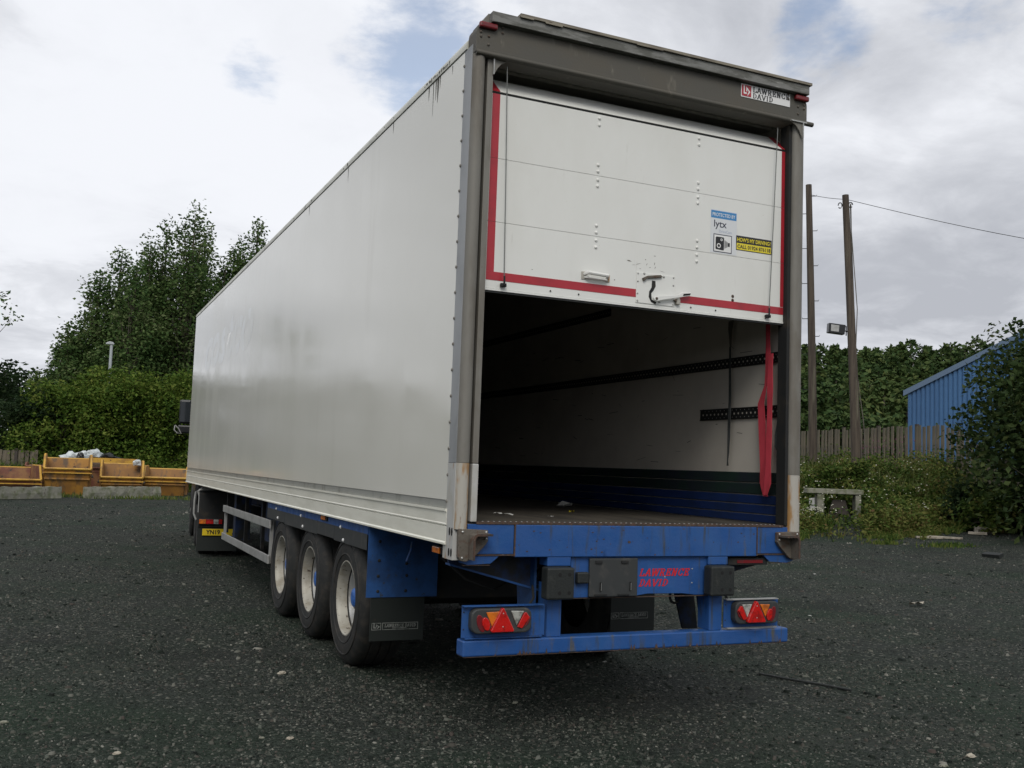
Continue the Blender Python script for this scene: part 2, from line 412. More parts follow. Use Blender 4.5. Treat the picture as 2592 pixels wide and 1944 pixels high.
def leaves_at(P, size, nrm=None, droop=0.0, asp=.55):
    """P (n,3): one folded leaf (two triangles) at each point"""
    n = len(P)
    d = rng.normal(size=(n, 3)); d[:, 2] = d[:, 2]*.6-droop
    d /= np.linalg.norm(d, axis=1)[:, None]
    q = rng.normal(size=(n, 3))
    if nrm is not None: q = q*.8+nrm
    s = np.cross(d, q); s /= np.linalg.norm(s, axis=1)[:, None]+1e-9
    nn = np.cross(s, d)
    L = (size*rng.uniform(.6, 1.4, n))[:, None]
    a = P; t = P+d*L; m = P+d*L*.5
    l = m+s*L*asp*.5+nn*L*.12; r = m-s*L*asp*.5+nn*L*.12
    V = np.stack([a, l, t, r], 1).reshape(-1, 3)
    i = np.arange(n)*4
    F = np.stack([np.stack([i, i+1, i+2], 1), np.stack([i, i+2, i+3], 1)], 1).reshape(-1, 3)
    return V, F


def clump_points(c, r, n, shell=.45):
    d = rng.normal(size=(n, 3)); d /= np.linalg.norm(d, axis=1)[:, None]
    rad = shell+(1-shell)*rng.random(n)**.6
    return np.asarray(c)+d*rad[:, None]*np.asarray(r)


# text ---------------------------------------------------------------
def text(name, s, mat, parent, x0, x1, z0, z1, y, shear=0.0, bold=0.0, label=None):
    cu = bpy.data.curves.new('t', 'FONT'); cu.body = s; cu.shear = shear; cu.offset = bold; cu.resolution_u = 4
    ob = bpy.data.objects.new('t', cu); COL.objects.link(ob)
    dg = bpy.context.evaluated_depsgraph_get()
    me = bpy.data.meshes.new_from_object(ob.evaluated_get(dg))
    bpy.data.objects.remove(ob)
    co = np.array([v.co for v in me.vertices]); mn, mxx = co.min(0), co.max(0)
    for v in me.vertices:
        fx = (v.co.x-mn[0])/(mxx[0]-mn[0]); fz = (v.co.y-mn[1])/(mxx[1]-mn[1])
        v.co = (x0+fx*(x1-x0), y, z0+fz*(z1-z0))
    me.materials.clear(); me.materials.append(MT[mat]); me.name = name
    o = bpy.data.objects.new(name, me); COL.objects.link(o); o.parent = parent
    if label: o['label'] = label
    return o


GL = {
    'L': (.9, [[(.28, 0), (.28, 1)], [(.1, .05), (.86, .05)], [(.84, 0), (.84, .32)]], [(.28, 1)]),
    'A': (1.0, [[(.12, 0), (.5, 1)], [(.5, 1), (.88, 0)], [(.3, .33), (.7, .33)]], [(.12, 0), (.88, 0)]),
    'W': (1.25, [[(.08, 1), (.33, 0)], [(.33, 0), (.62, .9)], [(.62, .9), (.88, 0)], [(.88, 0), (1.15, 1)]], [(.08, 1), (1.15, 1), (.62, 1)]),
    'R': (1.0, [[(.28, 0), (.28, 1)], [(.28, .95), (.62, .95), (.78, .86), (.78, .62), (.62, .52), (.28, .52)], [(.55, .5), (.86, 0)]], [(.28, 0), (.2, 1), (.88, 0)]),
    'E': (.92, [[(.28, 0), (.28, 1)], [(.1, .05), (.84, .05)], [(.1, .95), (.8, .95)], [(.28, .5), (.62, .5)], [(.82, 0), (.82, .28)], [(.78, 1), (.78, .74)], [(.62, .38), (.62, .64)]], []),
    'N': (1.05, [[(.26, 0), (.26, 1)], [(.26, 1), (.8, 0)], [(.8, 0), (.8, 1)]], [(.26, 0), (.18, 1), (.8, 1)]),
    'C': (.95, [[(.84, .72), (.7, .94), (.42, .96), (.2, .76), (.14, .5), (.2, .24), (.42, .04), (.7, .06), (.86, .28)], [(.84, 1), (.84, .68)]], []),
    'D': (1.0, [[(.28, 0), (.28, 1)], [(.1, .95), (.58, .95), (.8, .74), (.86, .5), (.8, .26), (.58, .05), (.1, .05)]], []),
    'V': (1.0, [[(.1, 1), (.5, 0)], [(.5, 0), (.9, 1)]], [(.1, 1), (.9, 1)]),
    'I': (.55, [[(.28, 0), (.28, 1)]], [(.28, 0), (.28, 1)]),
    ' ': (.5, [], []),
}


def slab(name, s, mat, parent, x0, x1, z0, z1, y, shear=0.0, th=.2, label=None):
    """heavy slab-serif lettering built of strokes"""
    m = MB(); x = 0; k = 0; segs = []
    for ch in s:
        wd, st, sf = GL[ch]
        for pl in st:
            for a, b in zip(pl[:-1], pl[1:]):
                vert = abs(b[0]-a[0]) < abs(b[1]-a[1])
                segs.append(((a[0]+x, a[1]), (b[0]+x, b[1]), th*(1.15 if vert else .62)))
        for p in sf:
            yy = .05 if p[1] < .5 else .95
            segs.append(((p[0]-.2+x, yy), (p[0]+.2+x, yy), th*.5))
        x += wd+.10
    W = x-.10
    for a, b, t in segs:
        d = Vector((b[0]-a[0], b[1]-a[1])); L = d.length; d /= L; nn = Vector((-d.y, d.x))*t/2
        e = d*t*.12
        q = [Vector(a)-e+nn, Vector(b)+e+nn, Vector(b)+e-nn, Vector(a)-e-nn]
        k += 1
        m.add([(x0+(p.x+shear*p.y)/(W+shear)*(x1-x0), y-k*.00003, z0+p.y*(z1-z0)) for p in q], [(0, 1, 2, 3)])
    return m.build(name, mat, parent, label=label)


def quad(name, mat, parent, x0, x1, z0, z1, y, th=.002, **k):
    return box(name, mat, parent, x0, x1, y-th, y, z0, z1, **k)


def frame_strip(m, x0, x1, z0, z1, t, y, th=.001):
    m.box(x0, x1, y-th, y, z0, z0+t).box(x0, x1, y-th, y, z1-t, z1).box(x0, x0+t, y-th, y, z0+t, z1-t).box(x1-t, x1, y-th, y, z0+t, z1-t)


def maker_badge(mat_shape, parent, x0, x1, z0, z1, y):
    """arrow-like L and D emblem"""
    w_, h_ = x1-x0, z1-z0
    m = MB()
    P = lambda a, b: (x0+a*w_, z0+b*h_)
    m.prism([P(.14, .92), P(.26, .92), P(.26, .34), P(.5, .34), P(.5, .20), P(.14, .20)], y-.001, y)
    m.prism([P(.44, .86), P(.92, .44), P(.6, .06), P(.6, .20), P(.74, .43), P(.56, .62), P(.56, .44), P(.44, .44)], y-.0012, y-.0001)
    return m.build('emblem', mat_shape, parent)


# ------------------------------------------------------------------ terrain
def smooth(a, b, x):
    t = np.clip((x-a)/(b-a), 0, 1); return t*t*(3-2*t)


def track_mask(x, y):
    """old wheel tracks pressed into the yard"""
    m = 0*x
    for (y0, k, a, ph) in ((1.2, .10, .5, 0), (3.2, .12, .5, .2), (7.0, -.05, .8, 1), (9.1, -.04, .8, 1.2), (-1.2, .22, .3, 2)):
        for off in (0, .42):
            d = np.abs(y-(y0+off+k*(x-4)+a*np.sin(x*.22+ph)))
            m = np.maximum(m, np.exp(-(d/.14)**2)*smooth(2.9, 4.2, x))
    for (x0, k, a, ph) in ((-3.3, -.05, .3, 0), (-5.4, -.06, .35, .3), (-1.3, .03, .1, 1)):
        for off in (0, .36):
            d = np.abs(x-(x0+off+k*y+a*np.sin(y*.25+ph)))
            m = np.maximum(m, .8*np.exp(-(d/.13)**2))
    return m*(.6+.4*np.sin(x*1.3+y*.7))


def terrain_h(x, y):
    dx, dy = x-CAM.x, y-CAM.y
    D = np.hypot(dx, dy); th = np.degrees(np.arctan2(dx, dy))
    wr = smooth(26, 38, th)*(1-smooth(80, 110, th))
    De = np.interp(th, [-180, -12, 10, 30, 40.7, 44, 47.5, 51.4, 60, 180], [58, 54, 48.5, 35, 27.6, 28, 30.3, 37, 40, 60])
    yard = .045*np.clip(D-25, 0, 14)*wr
    bank = smooth(De, De+9, D)*(1.0+.2*wr)
    wf = smooth(30, 38, th)*(1-smooth(75, 95, th))
    far = smooth(52, 120, D)*9*wf + smooth(70, 200, D)*3
    # shallow ruts and hollows of the yard
    n = .018*np.sin(x*.9+1.3*np.sin(y*.6))*np.cos(y*.8+.7) + .012*np.sin(x*2.3+y*1.1+1) * np.sin(y*1.9-x*.7)
    near = 1-smooth(0, 1.0, np.abs(x-1.3)-1.6)*1  # level under the trailer
    return yard+bank+far+n*(1-.7*near)-.022*track_mask(x, y)


def th1(x, y): return float(terrain_h(np.array([x]), np.array([y]))[0])


def axis_coords():
    a = np.concatenate([np.arange(0, 14, .12), np.arange(14, 50, .6), np.geomspace(50, 900, 40)])
    return a


ax_ = axis_coords()
gx = np.concatenate([-ax_[1:][::-1], ax_])+2
gy = np.concatenate([-ax_[1:][::-1], ax_])+2
GX, GY = np.meshgrid(gx, gy)
GZ = terrain_h(GX, GY)
nx_, ny_ = len(gx), len(gy)
V = np.stack([GX, GY, GZ], -1).reshape(-1, 3)
ii, jj = np.meshgrid(np.arange(nx_-1), np.arange(ny_-1))
b0 = (jj*nx_+ii).ravel()
F = np.stack([b0, b0+1, b0+nx_+1, b0+nx_], 1)

gm = bpy.data.materials.new('gravel_yard'); gm.use_nodes = True
t = NT(gm.node_tree); b = t.t.nodes['Principled BSDF']
vec = t.n('ShaderNodeTexCoord').outputs['Object']
vo = t.n('ShaderNodeTexVoronoi', feature='F1'); t.l(vec, vo.inputs['Vector']); vo.inputs['Scale'].default_value = 48
vo2 = t.n('ShaderNodeTexVoronoi', feature='F1'); t.l(vec, vo2.inputs['Vector']); vo2.inputs['Scale'].default_value = 95
sepc = t.n('ShaderNodeSeparateColor'); t.l(vo.outputs['Color'], sepc.inputs[0])
sep2 = t.n('ShaderNodeSeparateColor'); t.l(vo2.outputs['Color'], sep2.inputs[0])
base = t.mix(t.rng(sepc.outputs[0], .1, .9, 0, 1, False), (.007, .010, .008), (.040, .048, .040))
base = t.mix(t.math('MULTIPLY', t.rng(sep2.outputs[0], .2, .9, 0, 1, False), .5), base, (.034, .037, .031))
base = t.mix(t.rng(sepc.outputs[1], .90, .95), base, (.13, .13, .11))
base = t.mix(t.rng(t.noise(vec, .35, 6, .6), .42, .66), base, t.mix(.6, base, (.012, .030, .014)))
base = t.mix(t.rng(t.noise(t.mapping(vec, (1, 1, 1), (30, 4, 2)), .8, 6, .6), .52, .7, 0, .6), base, (.013, .015, .013))
base = t.mix(t.rng(t.noise(t.mapping(vec, (.35, 1.1, 1), (7, 4, 2), (0, 0, .5)), .9, 6, .65), .55, .72, 0, .4), base, (.048, .048, .042))
# dirt and growth where the banks rise out of the yard
hgt = t.n('ShaderNodeSeparateXYZ'); t.l(vec, hgt.inputs[0])
gr = t.math('ADD', hgt.outputs[2], t.math('MULTIPLY', t.math('SUBTRACT', t.noise(vec, 1.2, 5), .5), .5))
grass_c = t.mix(t.noise(vec, 3, 6), (.03, .045, .014), (.085, .10, .035))
base = t.mix(t.rng(gr, .62, .80), base, grass_c)
t.l(base, b.inputs['Base Color'])
b.inputs['Roughness'].default_value = .85
b.inputs['Specular IOR Level'].default_value = .15
bn = t.n('ShaderNodeBump'); bn.inputs['Strength'].default_value = .8; bn.inputs['Distance'].default_value = .02
hh = t.math('ADD', t.math('SUBTRACT', 1.0, vo.outputs['Distance']), t.math('MULTIPLY', t.math('SUBTRACT', 1.0, vo2.outputs['Distance']), .5))
hh = t.math('ADD', hh, t.math('MULTIPLY', t.noise(vec, 9, 5), 1.2))
t.l(hh, bn.inputs['Height']); t.l(bn.outputs[0], b.inputs['Normal'])
g = nmesh('ground', V, F, gm, smooth=True)
tag(g, None, None, kind='structure')

# loose stones on the yard: real chips, thinner with distance
stm = bpy.data.materials.new('gravel_stones'); stm.use_nodes = True
t = NT(stm.node_tree); b = t.t.nodes['Principled BSDF']
ri = t.n('ShaderNodeNewGeometry').outputs['Random Per Island']
cr = t.n('ShaderNodeValToRGB'); t.l(ri, cr.inputs[0])
e = cr.color_ramp.elements
e[0].position = 0; e[0].color = (.004, .007, .005, 1); e[1].position = 1; e[1].color = (.21, .205, .175, 1)
for p_, c_ in ((.25, (.012, .018, .013)), (.50, (.034, .042, .033)), (.68, (.056, .058, .047)), (.78, (.058, .047, .040)), (.88, (.085, .094, .076)), (.97, (.13, .13, .11))):
    x = e.new(p_); x.color = (*c_, 1)
t.l(cr.outputs[0], b.inputs['Base Color']); b.inputs['Roughness'].default_value = .75; b.inputs['Specular IOR Level'].default_value = .2


def stones(n, dmin, dmax, smin, smax, name, pw, block=False):
    th = np.radians(rng.uniform(-16, 72, n)); D = dmin*(dmax/dmin)**(rng.random(n)**pw)
    x = CAM.x+D*np.sin(th); y = CAM.y+D*np.cos(th)
    # stones gather in patches
    pat = np.sin(x*1.7+1.1*np.sin(y*.9))*np.sin(y*1.3+.8*np.sin(x*1.1))+.6*np.sin(x*4.1+y*2.3)*np.sin(y*3.7-x*1.9)
    keep = rng.random(n) < np.clip(.66+.38*pat, .15, 1)*(1-.85*np.clip(track_mask(x, y), 0, 1))
    x, y, D = x[keep], y[keep], D[keep]; n = len(x)
    z = terrain_h(x, y); s = smin*(smax/smin)**(rng.random(n)**2.0)*(.75+.045*np.clip(D, 0, 30))
    keep = (z < .55)
    x, y, z, s = x[keep], y[keep], z[keep], s[keep]; m = len(x)
    oc = np.array([(1, 0, 0), (.1, 1, 0), (-1, 0, 0), (0, -1, 0), (0, 0, 1)], float)
    an = rng.uniform(0, 6.28, m); ca, sa = np.cos(an), np.sin(an)
    P = oc[None]*rng.uniform(.65, 1.35, (m, 5, 1))+rng.normal(size=(m, 5, 3))*.2
    P[:, :4, 2] = -.15
    if block:
        P[:, 4, 2] = .5
        top = P[:, :4]*np.array([.62, .62, 0])+rng.normal(size=(m, 4, 3))*.09+np.array([0, 0, .75])
        P = np.concatenate([P[:, :4], top], 1)
    P = P*np.stack([rng.uniform(.8, 1.6, m), rng.uniform(.6, 1.1, m), rng.uniform(.5, 1.1, m)], 1)[:, None]
    X = P[..., 0]*ca[:, None]-P[..., 1]*sa[:, None]; Y = P[..., 0]*sa[:, None]+P[..., 1]*ca[:, None]
    P = np.stack([X, Y, P[..., 2]], -1)*s[:, None, None]*.5
    P += np.stack([x, y, z], 1)[:, None]
    T = np.array([(0, 1, 4), (1, 2, 4), (2, 3, 4), (3, 0, 4)])
    k_ = 5
    if block:
        k_ = 8; T = np.array([(0, 1, 5), (0, 5, 4), (1, 2, 6), (1, 6, 5), (2, 3, 7), (2, 7, 6), (3, 0, 4), (3, 4, 7), (4, 5, 6), (4, 6, 7)])
    Fc = (T[None]+(np.arange(m)*k_)[:, None, None]).reshape(-1, 3)
    o = nmesh(name, P.reshape(-1, 3), Fc, stm)
    return o


o = stones(430000, 2.6, 34, .008, .023, 'gravel', .9); tag(o, 'loose small grey stone chips scattered over the whole yard', 'gravel', kind='stuff')
o = stones(34000, 2.6, 38, .016, .044, 'gravel', 1.0, True); tag(o, 'coarser angular stones lying among the chips of the yard', 'gravel', kind='stuff')

# ------------------------------------------------------------------ THE TRAILER
L = 13.67
TR = empty('semi_trailer', (0, 0, 0), 'long white box trailer with its rear shutter half open and blue underframe', 'trailer')

# side wall, roof, front
box('side_panel', 'side', TR, .0, .03, .138, L, 1.421, 4.19)
MB().box(2.52, 2.55, .138, L, 1.421, 4.19).build('side_panel', 'side', TR)
box('trim_band', 'greyband', TR, .004, .03, .138, L, 1.371, 1.419)
box('trim_band', 'greyband', TR, 2.52, 2.546, .138, L, 1.371, 1.419)
box('front_wall', 'side', TR, .03, 2.52, L-.04, L, 1.16, 4.27)
box('roof', 'side', TR, .06, 2.49, .12, L, 4.262, 4.285)
for sx in (0, 1):
    X = (lambda v: v) if sx == 0 else (lambda v: 2.55-v)
    prof = [(-.006, 4.197), (-.006, 4.225), (.002, 4.25), (.018, 4.272), (.045, 4.288), (.08, 4.292), (.08, 4.27), (.02, 4.24), (.02, 4.197)]
    MB().prism([(X(a), c) for a, c in prof], .10, L+.005).build('cant_rail', 'cant', TR, smooth=True)
    # side rail with its lips and grooves
    prof = [(-.002, 1.157), (-.012, 1.157), (-.012, 1.168), (-.003, 1.176), (-.003, 1.262), (.004, 1.266), (.004, 1.270), (-.006, 1.274), (-.006, 1.280), (-.003, 1.284), (-.003, 1.350), (-.012, 1.355), (-.012, 1.369), (.03, 1.369), (.03, 1.157)]
    MB().prism([(X(a), c) for a, c in prof], .125, L).build('side_rail', 'rail', TR)
m = MB(); k = 0
for (y, z1, z0, w_) in ((.62, 4.20, 4.02, .020), (.66, 4.20, 4.05, .012), (.71, 4.20, 3.95, .007), (.58, 4.19, 4.10, .008), (.80, 4.19, 4.09, .010), (1.6, 4.19, 4.10, .008), (2.9, 4.19, 4.05, .008), (4.4, 4.19, 4.08, .01), (.35, 4.18, 4.12, .006)):
    k += 1; m.add([(-.0006-k*.00003, y-w_, z1), (-.0006-k*.00003, y+w_, z1), (-.0006-k*.00003, y+w_*.6, (z0+z1)/2), (-.0006-k*.00003, y+w_*.2, z0), (-.0006-k*.00003, y-w_*.2, z0+.02), (-.0006-k*.00003, y-w_*.7, (z0+z1)/2)], [(0, 1, 2, 3, 4, 5)])
m.build('mould_streak', 'mould', TR, kind='stuff')
m = MB()
for i_ in range(26):
    y = .40+i_*.028+rnd.uniform(-.01, .01) if i_ < 18 else rnd.uniform(1.2, 6); w_ = rnd.uniform(.006, .016); z1 = rnd.uniform(4.232, 4.246); z0 = rnd.uniform(4.200, 4.222); x0_ = -.0068-i_*.00003
    m.add([(x0_, y-w_, z1-.01), (x0_, y+w_, z1-.012), (x0_, y+w_*.4, z0), (x0_, y-w_*.5, z0+.004)], [(0, 1, 2, 3)])
m.build('mould_patch', 'mould', TR, kind='stuff')
# interior
box('deck_floor', 'wood_floor', TR, .03, 2.52, .02, L-.04, 1.262, 1.292)
box('headboard', 'liner', TR, .05, 2.50, L-.07, L-.045, 1.292, 4.18)
box('ceiling_liner', 'liner', TR, .05, 2.50, .3, L-.05, 4.18, 4.20)
box('interior_wall', 'liner', TR, .03, .05, .12, L-.05, 1.292, 4.18)
IW = box('interior_wall', 'liner', TR, 2.50, 2.52, .12, L-.05, 1.292, 4.18)
for side, (xa, xb) in enumerate(((2.480, 2.499), (.051, .070))):
    zz = [1.30, 1.362, 1.43, 1.50, 1.585]
    for k in range(5):
        z1 = (zz+[1.665])[k+1]-.008
        box('kick_slat', 'kick' if k < 3 else 'kicktop', TR, xa, xb, .10, L-.08, zz[k], z1, bevel=.004, seg=1)


def lashing_rail(x, y0, y1, z0, z1):
    r = MB().box(x-.006, x, y0, y1, z0, z1).box(x-.011, x-.004, y0, y1, z0, z0+.008).box(x-.011, x-.004, y0, y1, z1-.008, z1).build('lashing_rail', 'trackblack', TR)
    m = MB(); y = y0+.03
    while y < min(y1-.02, 6):
        m.lathe([(.0005, 0), (.008, 0)], (x-.0066, y, (z0+z1)/2), 'x', 8); y += .05
    m.build('slot_hole', 'liner', r, kind='stuff')
    m = MB(); y = y0+.055
    while y < min(y1-.02, 4):
        for zq in (z0+.016, z1-.016): m.dome((x-.006, y, zq), .004, (-1, 0, 0))
        y += .05
    m.build('rail_rivet', 'steel', r, kind='stuff')


lashing_rail(2.498, .10, L-.1, 2.445, 2.52)
lashing_rail(2.498, .10, 1.12, 2.052, 2.138)
lashing_rail(2.498, 2.6, L-.1, 3.08, 3.15)

# rear frame --------------------------------------------------------------
for sx in (0, 1):
    X = (lambda v: v) if sx == 0 else (lambda v: 2.55-v)
    def bx(name, mat, a, c, y0, y1, z0, z1, bevel=0, **k):
        xa, xb = sorted((X(a), X(c)))
        return box(name, mat, TR, xa, xb, y0, y1, z0, z1, bevel=bevel, **k)
    # side face of the frame
    bx('frame_side_plate', 'frame', 0, .05, .012, .137, 1.645, 4.195)
    bx('frame_side_plate', 'patch', -.001, .05, .012, .139, 1.076, 1.643, label='paler repainted lower end of the frame')
    # round-faced post
    def post(z0, z1, mat, label=None):
        pr = []; pw_ = .040 if sx == 0 else .050
        for k in range(9):
            a = math.pi*k/8; pr.append((X(.003+pw_-pw_*math.cos(a)), .012-.038*math.sin(a)))
        pr += [(X(.003+2*pw_), .05), (X(.003), .05)]
        return MB().prism(pr, z0, z1, 'z').build('corner_post', mat, TR, smooth=True, label=label)
    post(1.647, 4.135, 'galv'); post(1.257, 1.645, 'rustpatch', 'rust streaked pale lower end of the post')
    # door track channel beside the post
    if sx == 0:
        bx('door_track', 'galv', .100, .139, .0, .10, 1.645, 4.12, bevel=.004)
        bx('door_track', 'patch', .100, .141, -.004, .10, 1.30, 1.643, bevel=.006, label='pale lower end of the door track')
        bx('track_gap', 'dark', .083, .100, .045, .1, 1.29, 4.13)
    else:
        bx('door_track', 'chassis', .1035, .128, .004, .10, 1.30, 4.12, bevel=.003)
    # corner gusset under the header
    gx0 = .133 if sx == 0 else .05
    g_ = MB().prism([(X(a), c) for a, c in ((gx0, 4.131), (gx0+.108, 4.131), (gx0+.085, 4.118), (gx0+.055, 4.10), (gx0+.03, 4.07), (gx0+.006, 4.022), (gx0, 4.022))], *((-.006, .004) if sx == 0 else (-.042, -.034))).build('gusset', 'galv', TR)
    m = MB(); xa, xb = sorted((X(gx0-.002), X(gx0+.005))); ya = -.02 if sx == 0 else -.054; m.box(xa, xb, ya, ya+.016, 4.022, 4.1265)
    xa, xb = sorted((X(gx0-.03), X(gx0+.108))); m.box(xa, xb, ya, ya+.016, 4.127, 4.1345)
    m.build('gusset_edge', 'alu', g_)
    # bolt and slot holes on side plate
    m = MB()
    for zc_ in (1.24, 1.119):
        for yc in (.032, .07) if sx == 0 else (.03, .068):
            q = 14; m.prism([(yc-.003+.011*math.cos(2*math.pi*k/q), zc_+.024*math.sin(2*math.pi*k/q)) for k in range(q)], X(-.0035), X(.0), 'x')
    m.build('slot_hole', 'dark', TR, kind='stuff')
    m = MB(); z = 4.10
    while z > 1.3:
        m.dome((X(.0), .137, z), .0115, (-1 if sx == 0 else 1, 0, 0), .8); z -= .158
    m.build('panel_rivet', 'galv', TR, kind='stuff')
    # lower side bracket of the frame
    bx('lamp_bracket', 'patch', -.0005, .03, .141, .172, 1.078, 1.152)

# header
c_ = []
for k in range(7):
    a = math.pi*(1-k/12); c_.append((.095+.09*math.cos(a), 4.262+.07*math.sin(a)))
for k in range(7):
    a = math.pi*(.5-k/12); c_.append((2.455+.09*math.cos(a), 4.262+.07*math.sin(a)))
HD = MB().prism([(.005, 4.137)]+c_+[(2.545, 4.137)], -.032, .10).build('header_beam', 'header', TR, bevel=.004)
MB().tube([(.01, -.024, 4.138), (2.602, -.024, 4.138)], .0165, 12).build('rolled_lip', 'header', HD, smooth=True)
MB().prism([(-.03, 4.155), (-.02, 4.12), (.10, 4.115), (.10, 4.155)], .02, 2.53, 'x').build('header_soffit', 'header', HD)
m = MB()
for (bx_, bz) in ((.033, 4.264), (.034, 4.236), (.086, 4.245), (.085, 4.192), (.175, 4.316), (.176, 4.285)):
    m.dome((bx_, -.032, bz), .0095, (0, -1, 0), 1.1); m.dome((2.55-bx_, -.032, bz), .0095, (0, -1, 0), 1.1)
m.dome((1.27, -.032, 4.335), .007, (0, -1, 0), 1.0); m.dome((1.27, -.032, 4.315), .007, (0, -1, 0), 1.0)
m.build('bolt_head', 'rusty', HD, kind='stuff')
MB().prism([(.09, 4.325), (.09, 4.392), (2.53, 4.392), (2.53, 4.328), (.4, 4.328), (.12, 4.328)], -.075, .05).build('roof_gutter', 'gutter', TR, bevel=.003)
MB().box(.27, 2.545, -.088, .0, 4.3925, 4.412).box(.27, .36, -.090, -.086, 4.385, 4.394).box(.44, .56, -.090, -.0865, 4.383, 4.394).box(1.1, 1.3, -.090, -.0865, 4.386, 4.394).build('roof_capping', 'gutterbrown', TR, bevel=.002)
MB().prism([(.03, 4.318), (.085, 4.395), (.095, 4.392), (.11, 4.31)], -.02, .10).build('gutter_end', 'galv', TR)
for x0 in (.016, 2.425):
    lm = box('marker_lamp', 'dimred', TR, x0, x0+.118, -.062, -.030, 4.285, 4.322, bevel=.009)
    m = MB(); m.dome((x0+.013, -.062, 4.303), .004); m.dome((x0+.105, -.062, 4.303), .004); m.build('screw', 'rusty', lm, kind='stuff')

# maker's sign on the header
y0 = -.0335
SG = quad('maker_sign', 'white', TR, 1.968, 2.390, 4.226, 4.318, y0)
BD = quad('badge', 'red', SG, 1.974, 2.052, 4.234, 4.312, y0-.002)
maker_badge('white', SG, 1.978, 2.050, 4.232, 4.314, y0-.004)
slab('lettering', 'LAWRENCE', 'black', SG, 2.066, 2.384, 4.274, 4.313, y0-.0023, th=.2)
slab('lettering', 'DAVID', 'black', SG, 2.066, 2.24, 4.231, 4.267, y0-.0023, th=.2)

# ---- shutter door -------------------------------------------------------
DY = .05
DR = bpy.data.objects.new('shutter_door', None); COL.objects.link(DR); DR.parent = TR
DR['label'] = 'white roller shutter door with red tape border, half raised'
seams = [2.712, 3.127, 3.525, 3.938]
for k in range(3):
    box('door_panel', 'door', DR, .146, 2.474, DY, DY+.022, seams[k]+.0008, seams[k+1]-(.0008 if k < 2 else .006), bevel=.0012, seg=1)
MB().prism([(DY, 3.9475), (DY+.15, 4.078), (DY+.165, 4.063), (DY+.022, 3.94)], .146, 2.474, 'x').build('door_panel', 'door', DR, label='top panel of the door tipping back into the roof')
MB().prism([(DY+.155, 4.083), (DY+.5, 4.155), (DY+.5, 4.135), (DY+.17, 4.066)], .146, 2.474, 'x').build('door_panel', 'door', DR)
box('hinge_seal', 'dark', DR, .148, 2.472, DY+.004, DY+.02, 3.93, 3.95)
box('backing_seal', 'liner', DR, .150, 2.470, DY+.0225, DY+.026, 2.75, 3.93)
box('bottom_rail', 'door', DR, .146, 2.474, DY-.004, DY+.03, 2.70, 2.7115, label='off-white bottom edge rail of the door')
box('bottom_seal', 'black_rubber', DR, .150, 2.470, DY+.002, DY+.024, 2.688, 2.6995)
ty = DY-.0005
for z0, z1 in ((2.817, 3.1262), (3.1282, 3.5242), (3.5262, 3.931)):
    box('reflective_tape', 'red', DR, .160, .211, ty-.0015, ty, z0, z1)
    box('reflective_tape', 'red', DR, 2.394, 2.444, ty-.0015, ty, z0, z1)
box('reflective_tape', 'red', DR, .160, 1.221, ty-.0015, ty, 2.764, 2.8165)
box('reflective_tape', 'red', DR, 1.562, 2.444, ty-.0015, ty, 2.762, 2.813)
for x0, x1 in ((.160, .211), (2.394, 2.444)):
    MB().prism([(DY-.003, 3.9485), (DY+.149, 4.081), (DY+.150, 4.079), (DY-.0015, 3.9465)], x0, x1, 'x').build('reflective_tape', 'red', DR)
m = MB()
for x in (.915, 1.69):
    for z in (3.596, 3.553, 3.497, 3.456, 3.197, 3.152, 3.101, 3.056, 3.905, 3.861): m.dome((x, DY, z), .0125, (0, -1, 0), .8)
m.build('door_rivet', 'door', DR, kind='stuff')
m = MB()
for z in (2.76, 2.79, 3.03, 3.075, 3.105, 3.16, 3.20, 3.40, 3.45, 3.49, 3.56, 3.60, 3.80, 3.86, 3.90, 2.73): m.dome((2.470, DY-.002, z), .009, (0, -1, 0), 1)
for x in (.6, .8, 1.65, 1.85): m.dome((x, DY-.004, 2.738), .006, (0, -1, 0), .6)
m.build('roller_bolt', 'chassis', DR, kind='stuff')
m = MB(); m.dome((1.991, DY, 2.849), .012, (0, -1, 0), .6); m.dome((1.991, DY, 2.822), .012, (0, -1, 0), .6)
m.build('rusty_bolt', 'rustedge', DR, kind='stuff')
# grab handle
HN = MB().box(.817, 1.020, DY-.002, DY, 2.846, 2.880).build('grab_handle', 'door', DR)
box('handle_foot', 'rustpatch', HN, .815, .845, DY-.005, DY-.0021, 2.838, 2.888, bevel=.002); box('handle_foot', 'rustpatch', HN, .992, 1.022, DY-.005, DY-.0021, 2.838, 2.888, bevel=.002)
MB().tube([(.838, DY-.004, 2.872), (.848, DY-.04, 2.878), (.99, DY-.04, 2.872), (1.002, DY-.004, 2.866)], .012, 8).tube([(.838, DY-.004, 2.852), (.86, DY-.03, 2.850), (.98, DY-.03, 2.846), (1.0, DY-.004, 2.848)], .007, 8).build('grip', 'door', HN, smooth=True)
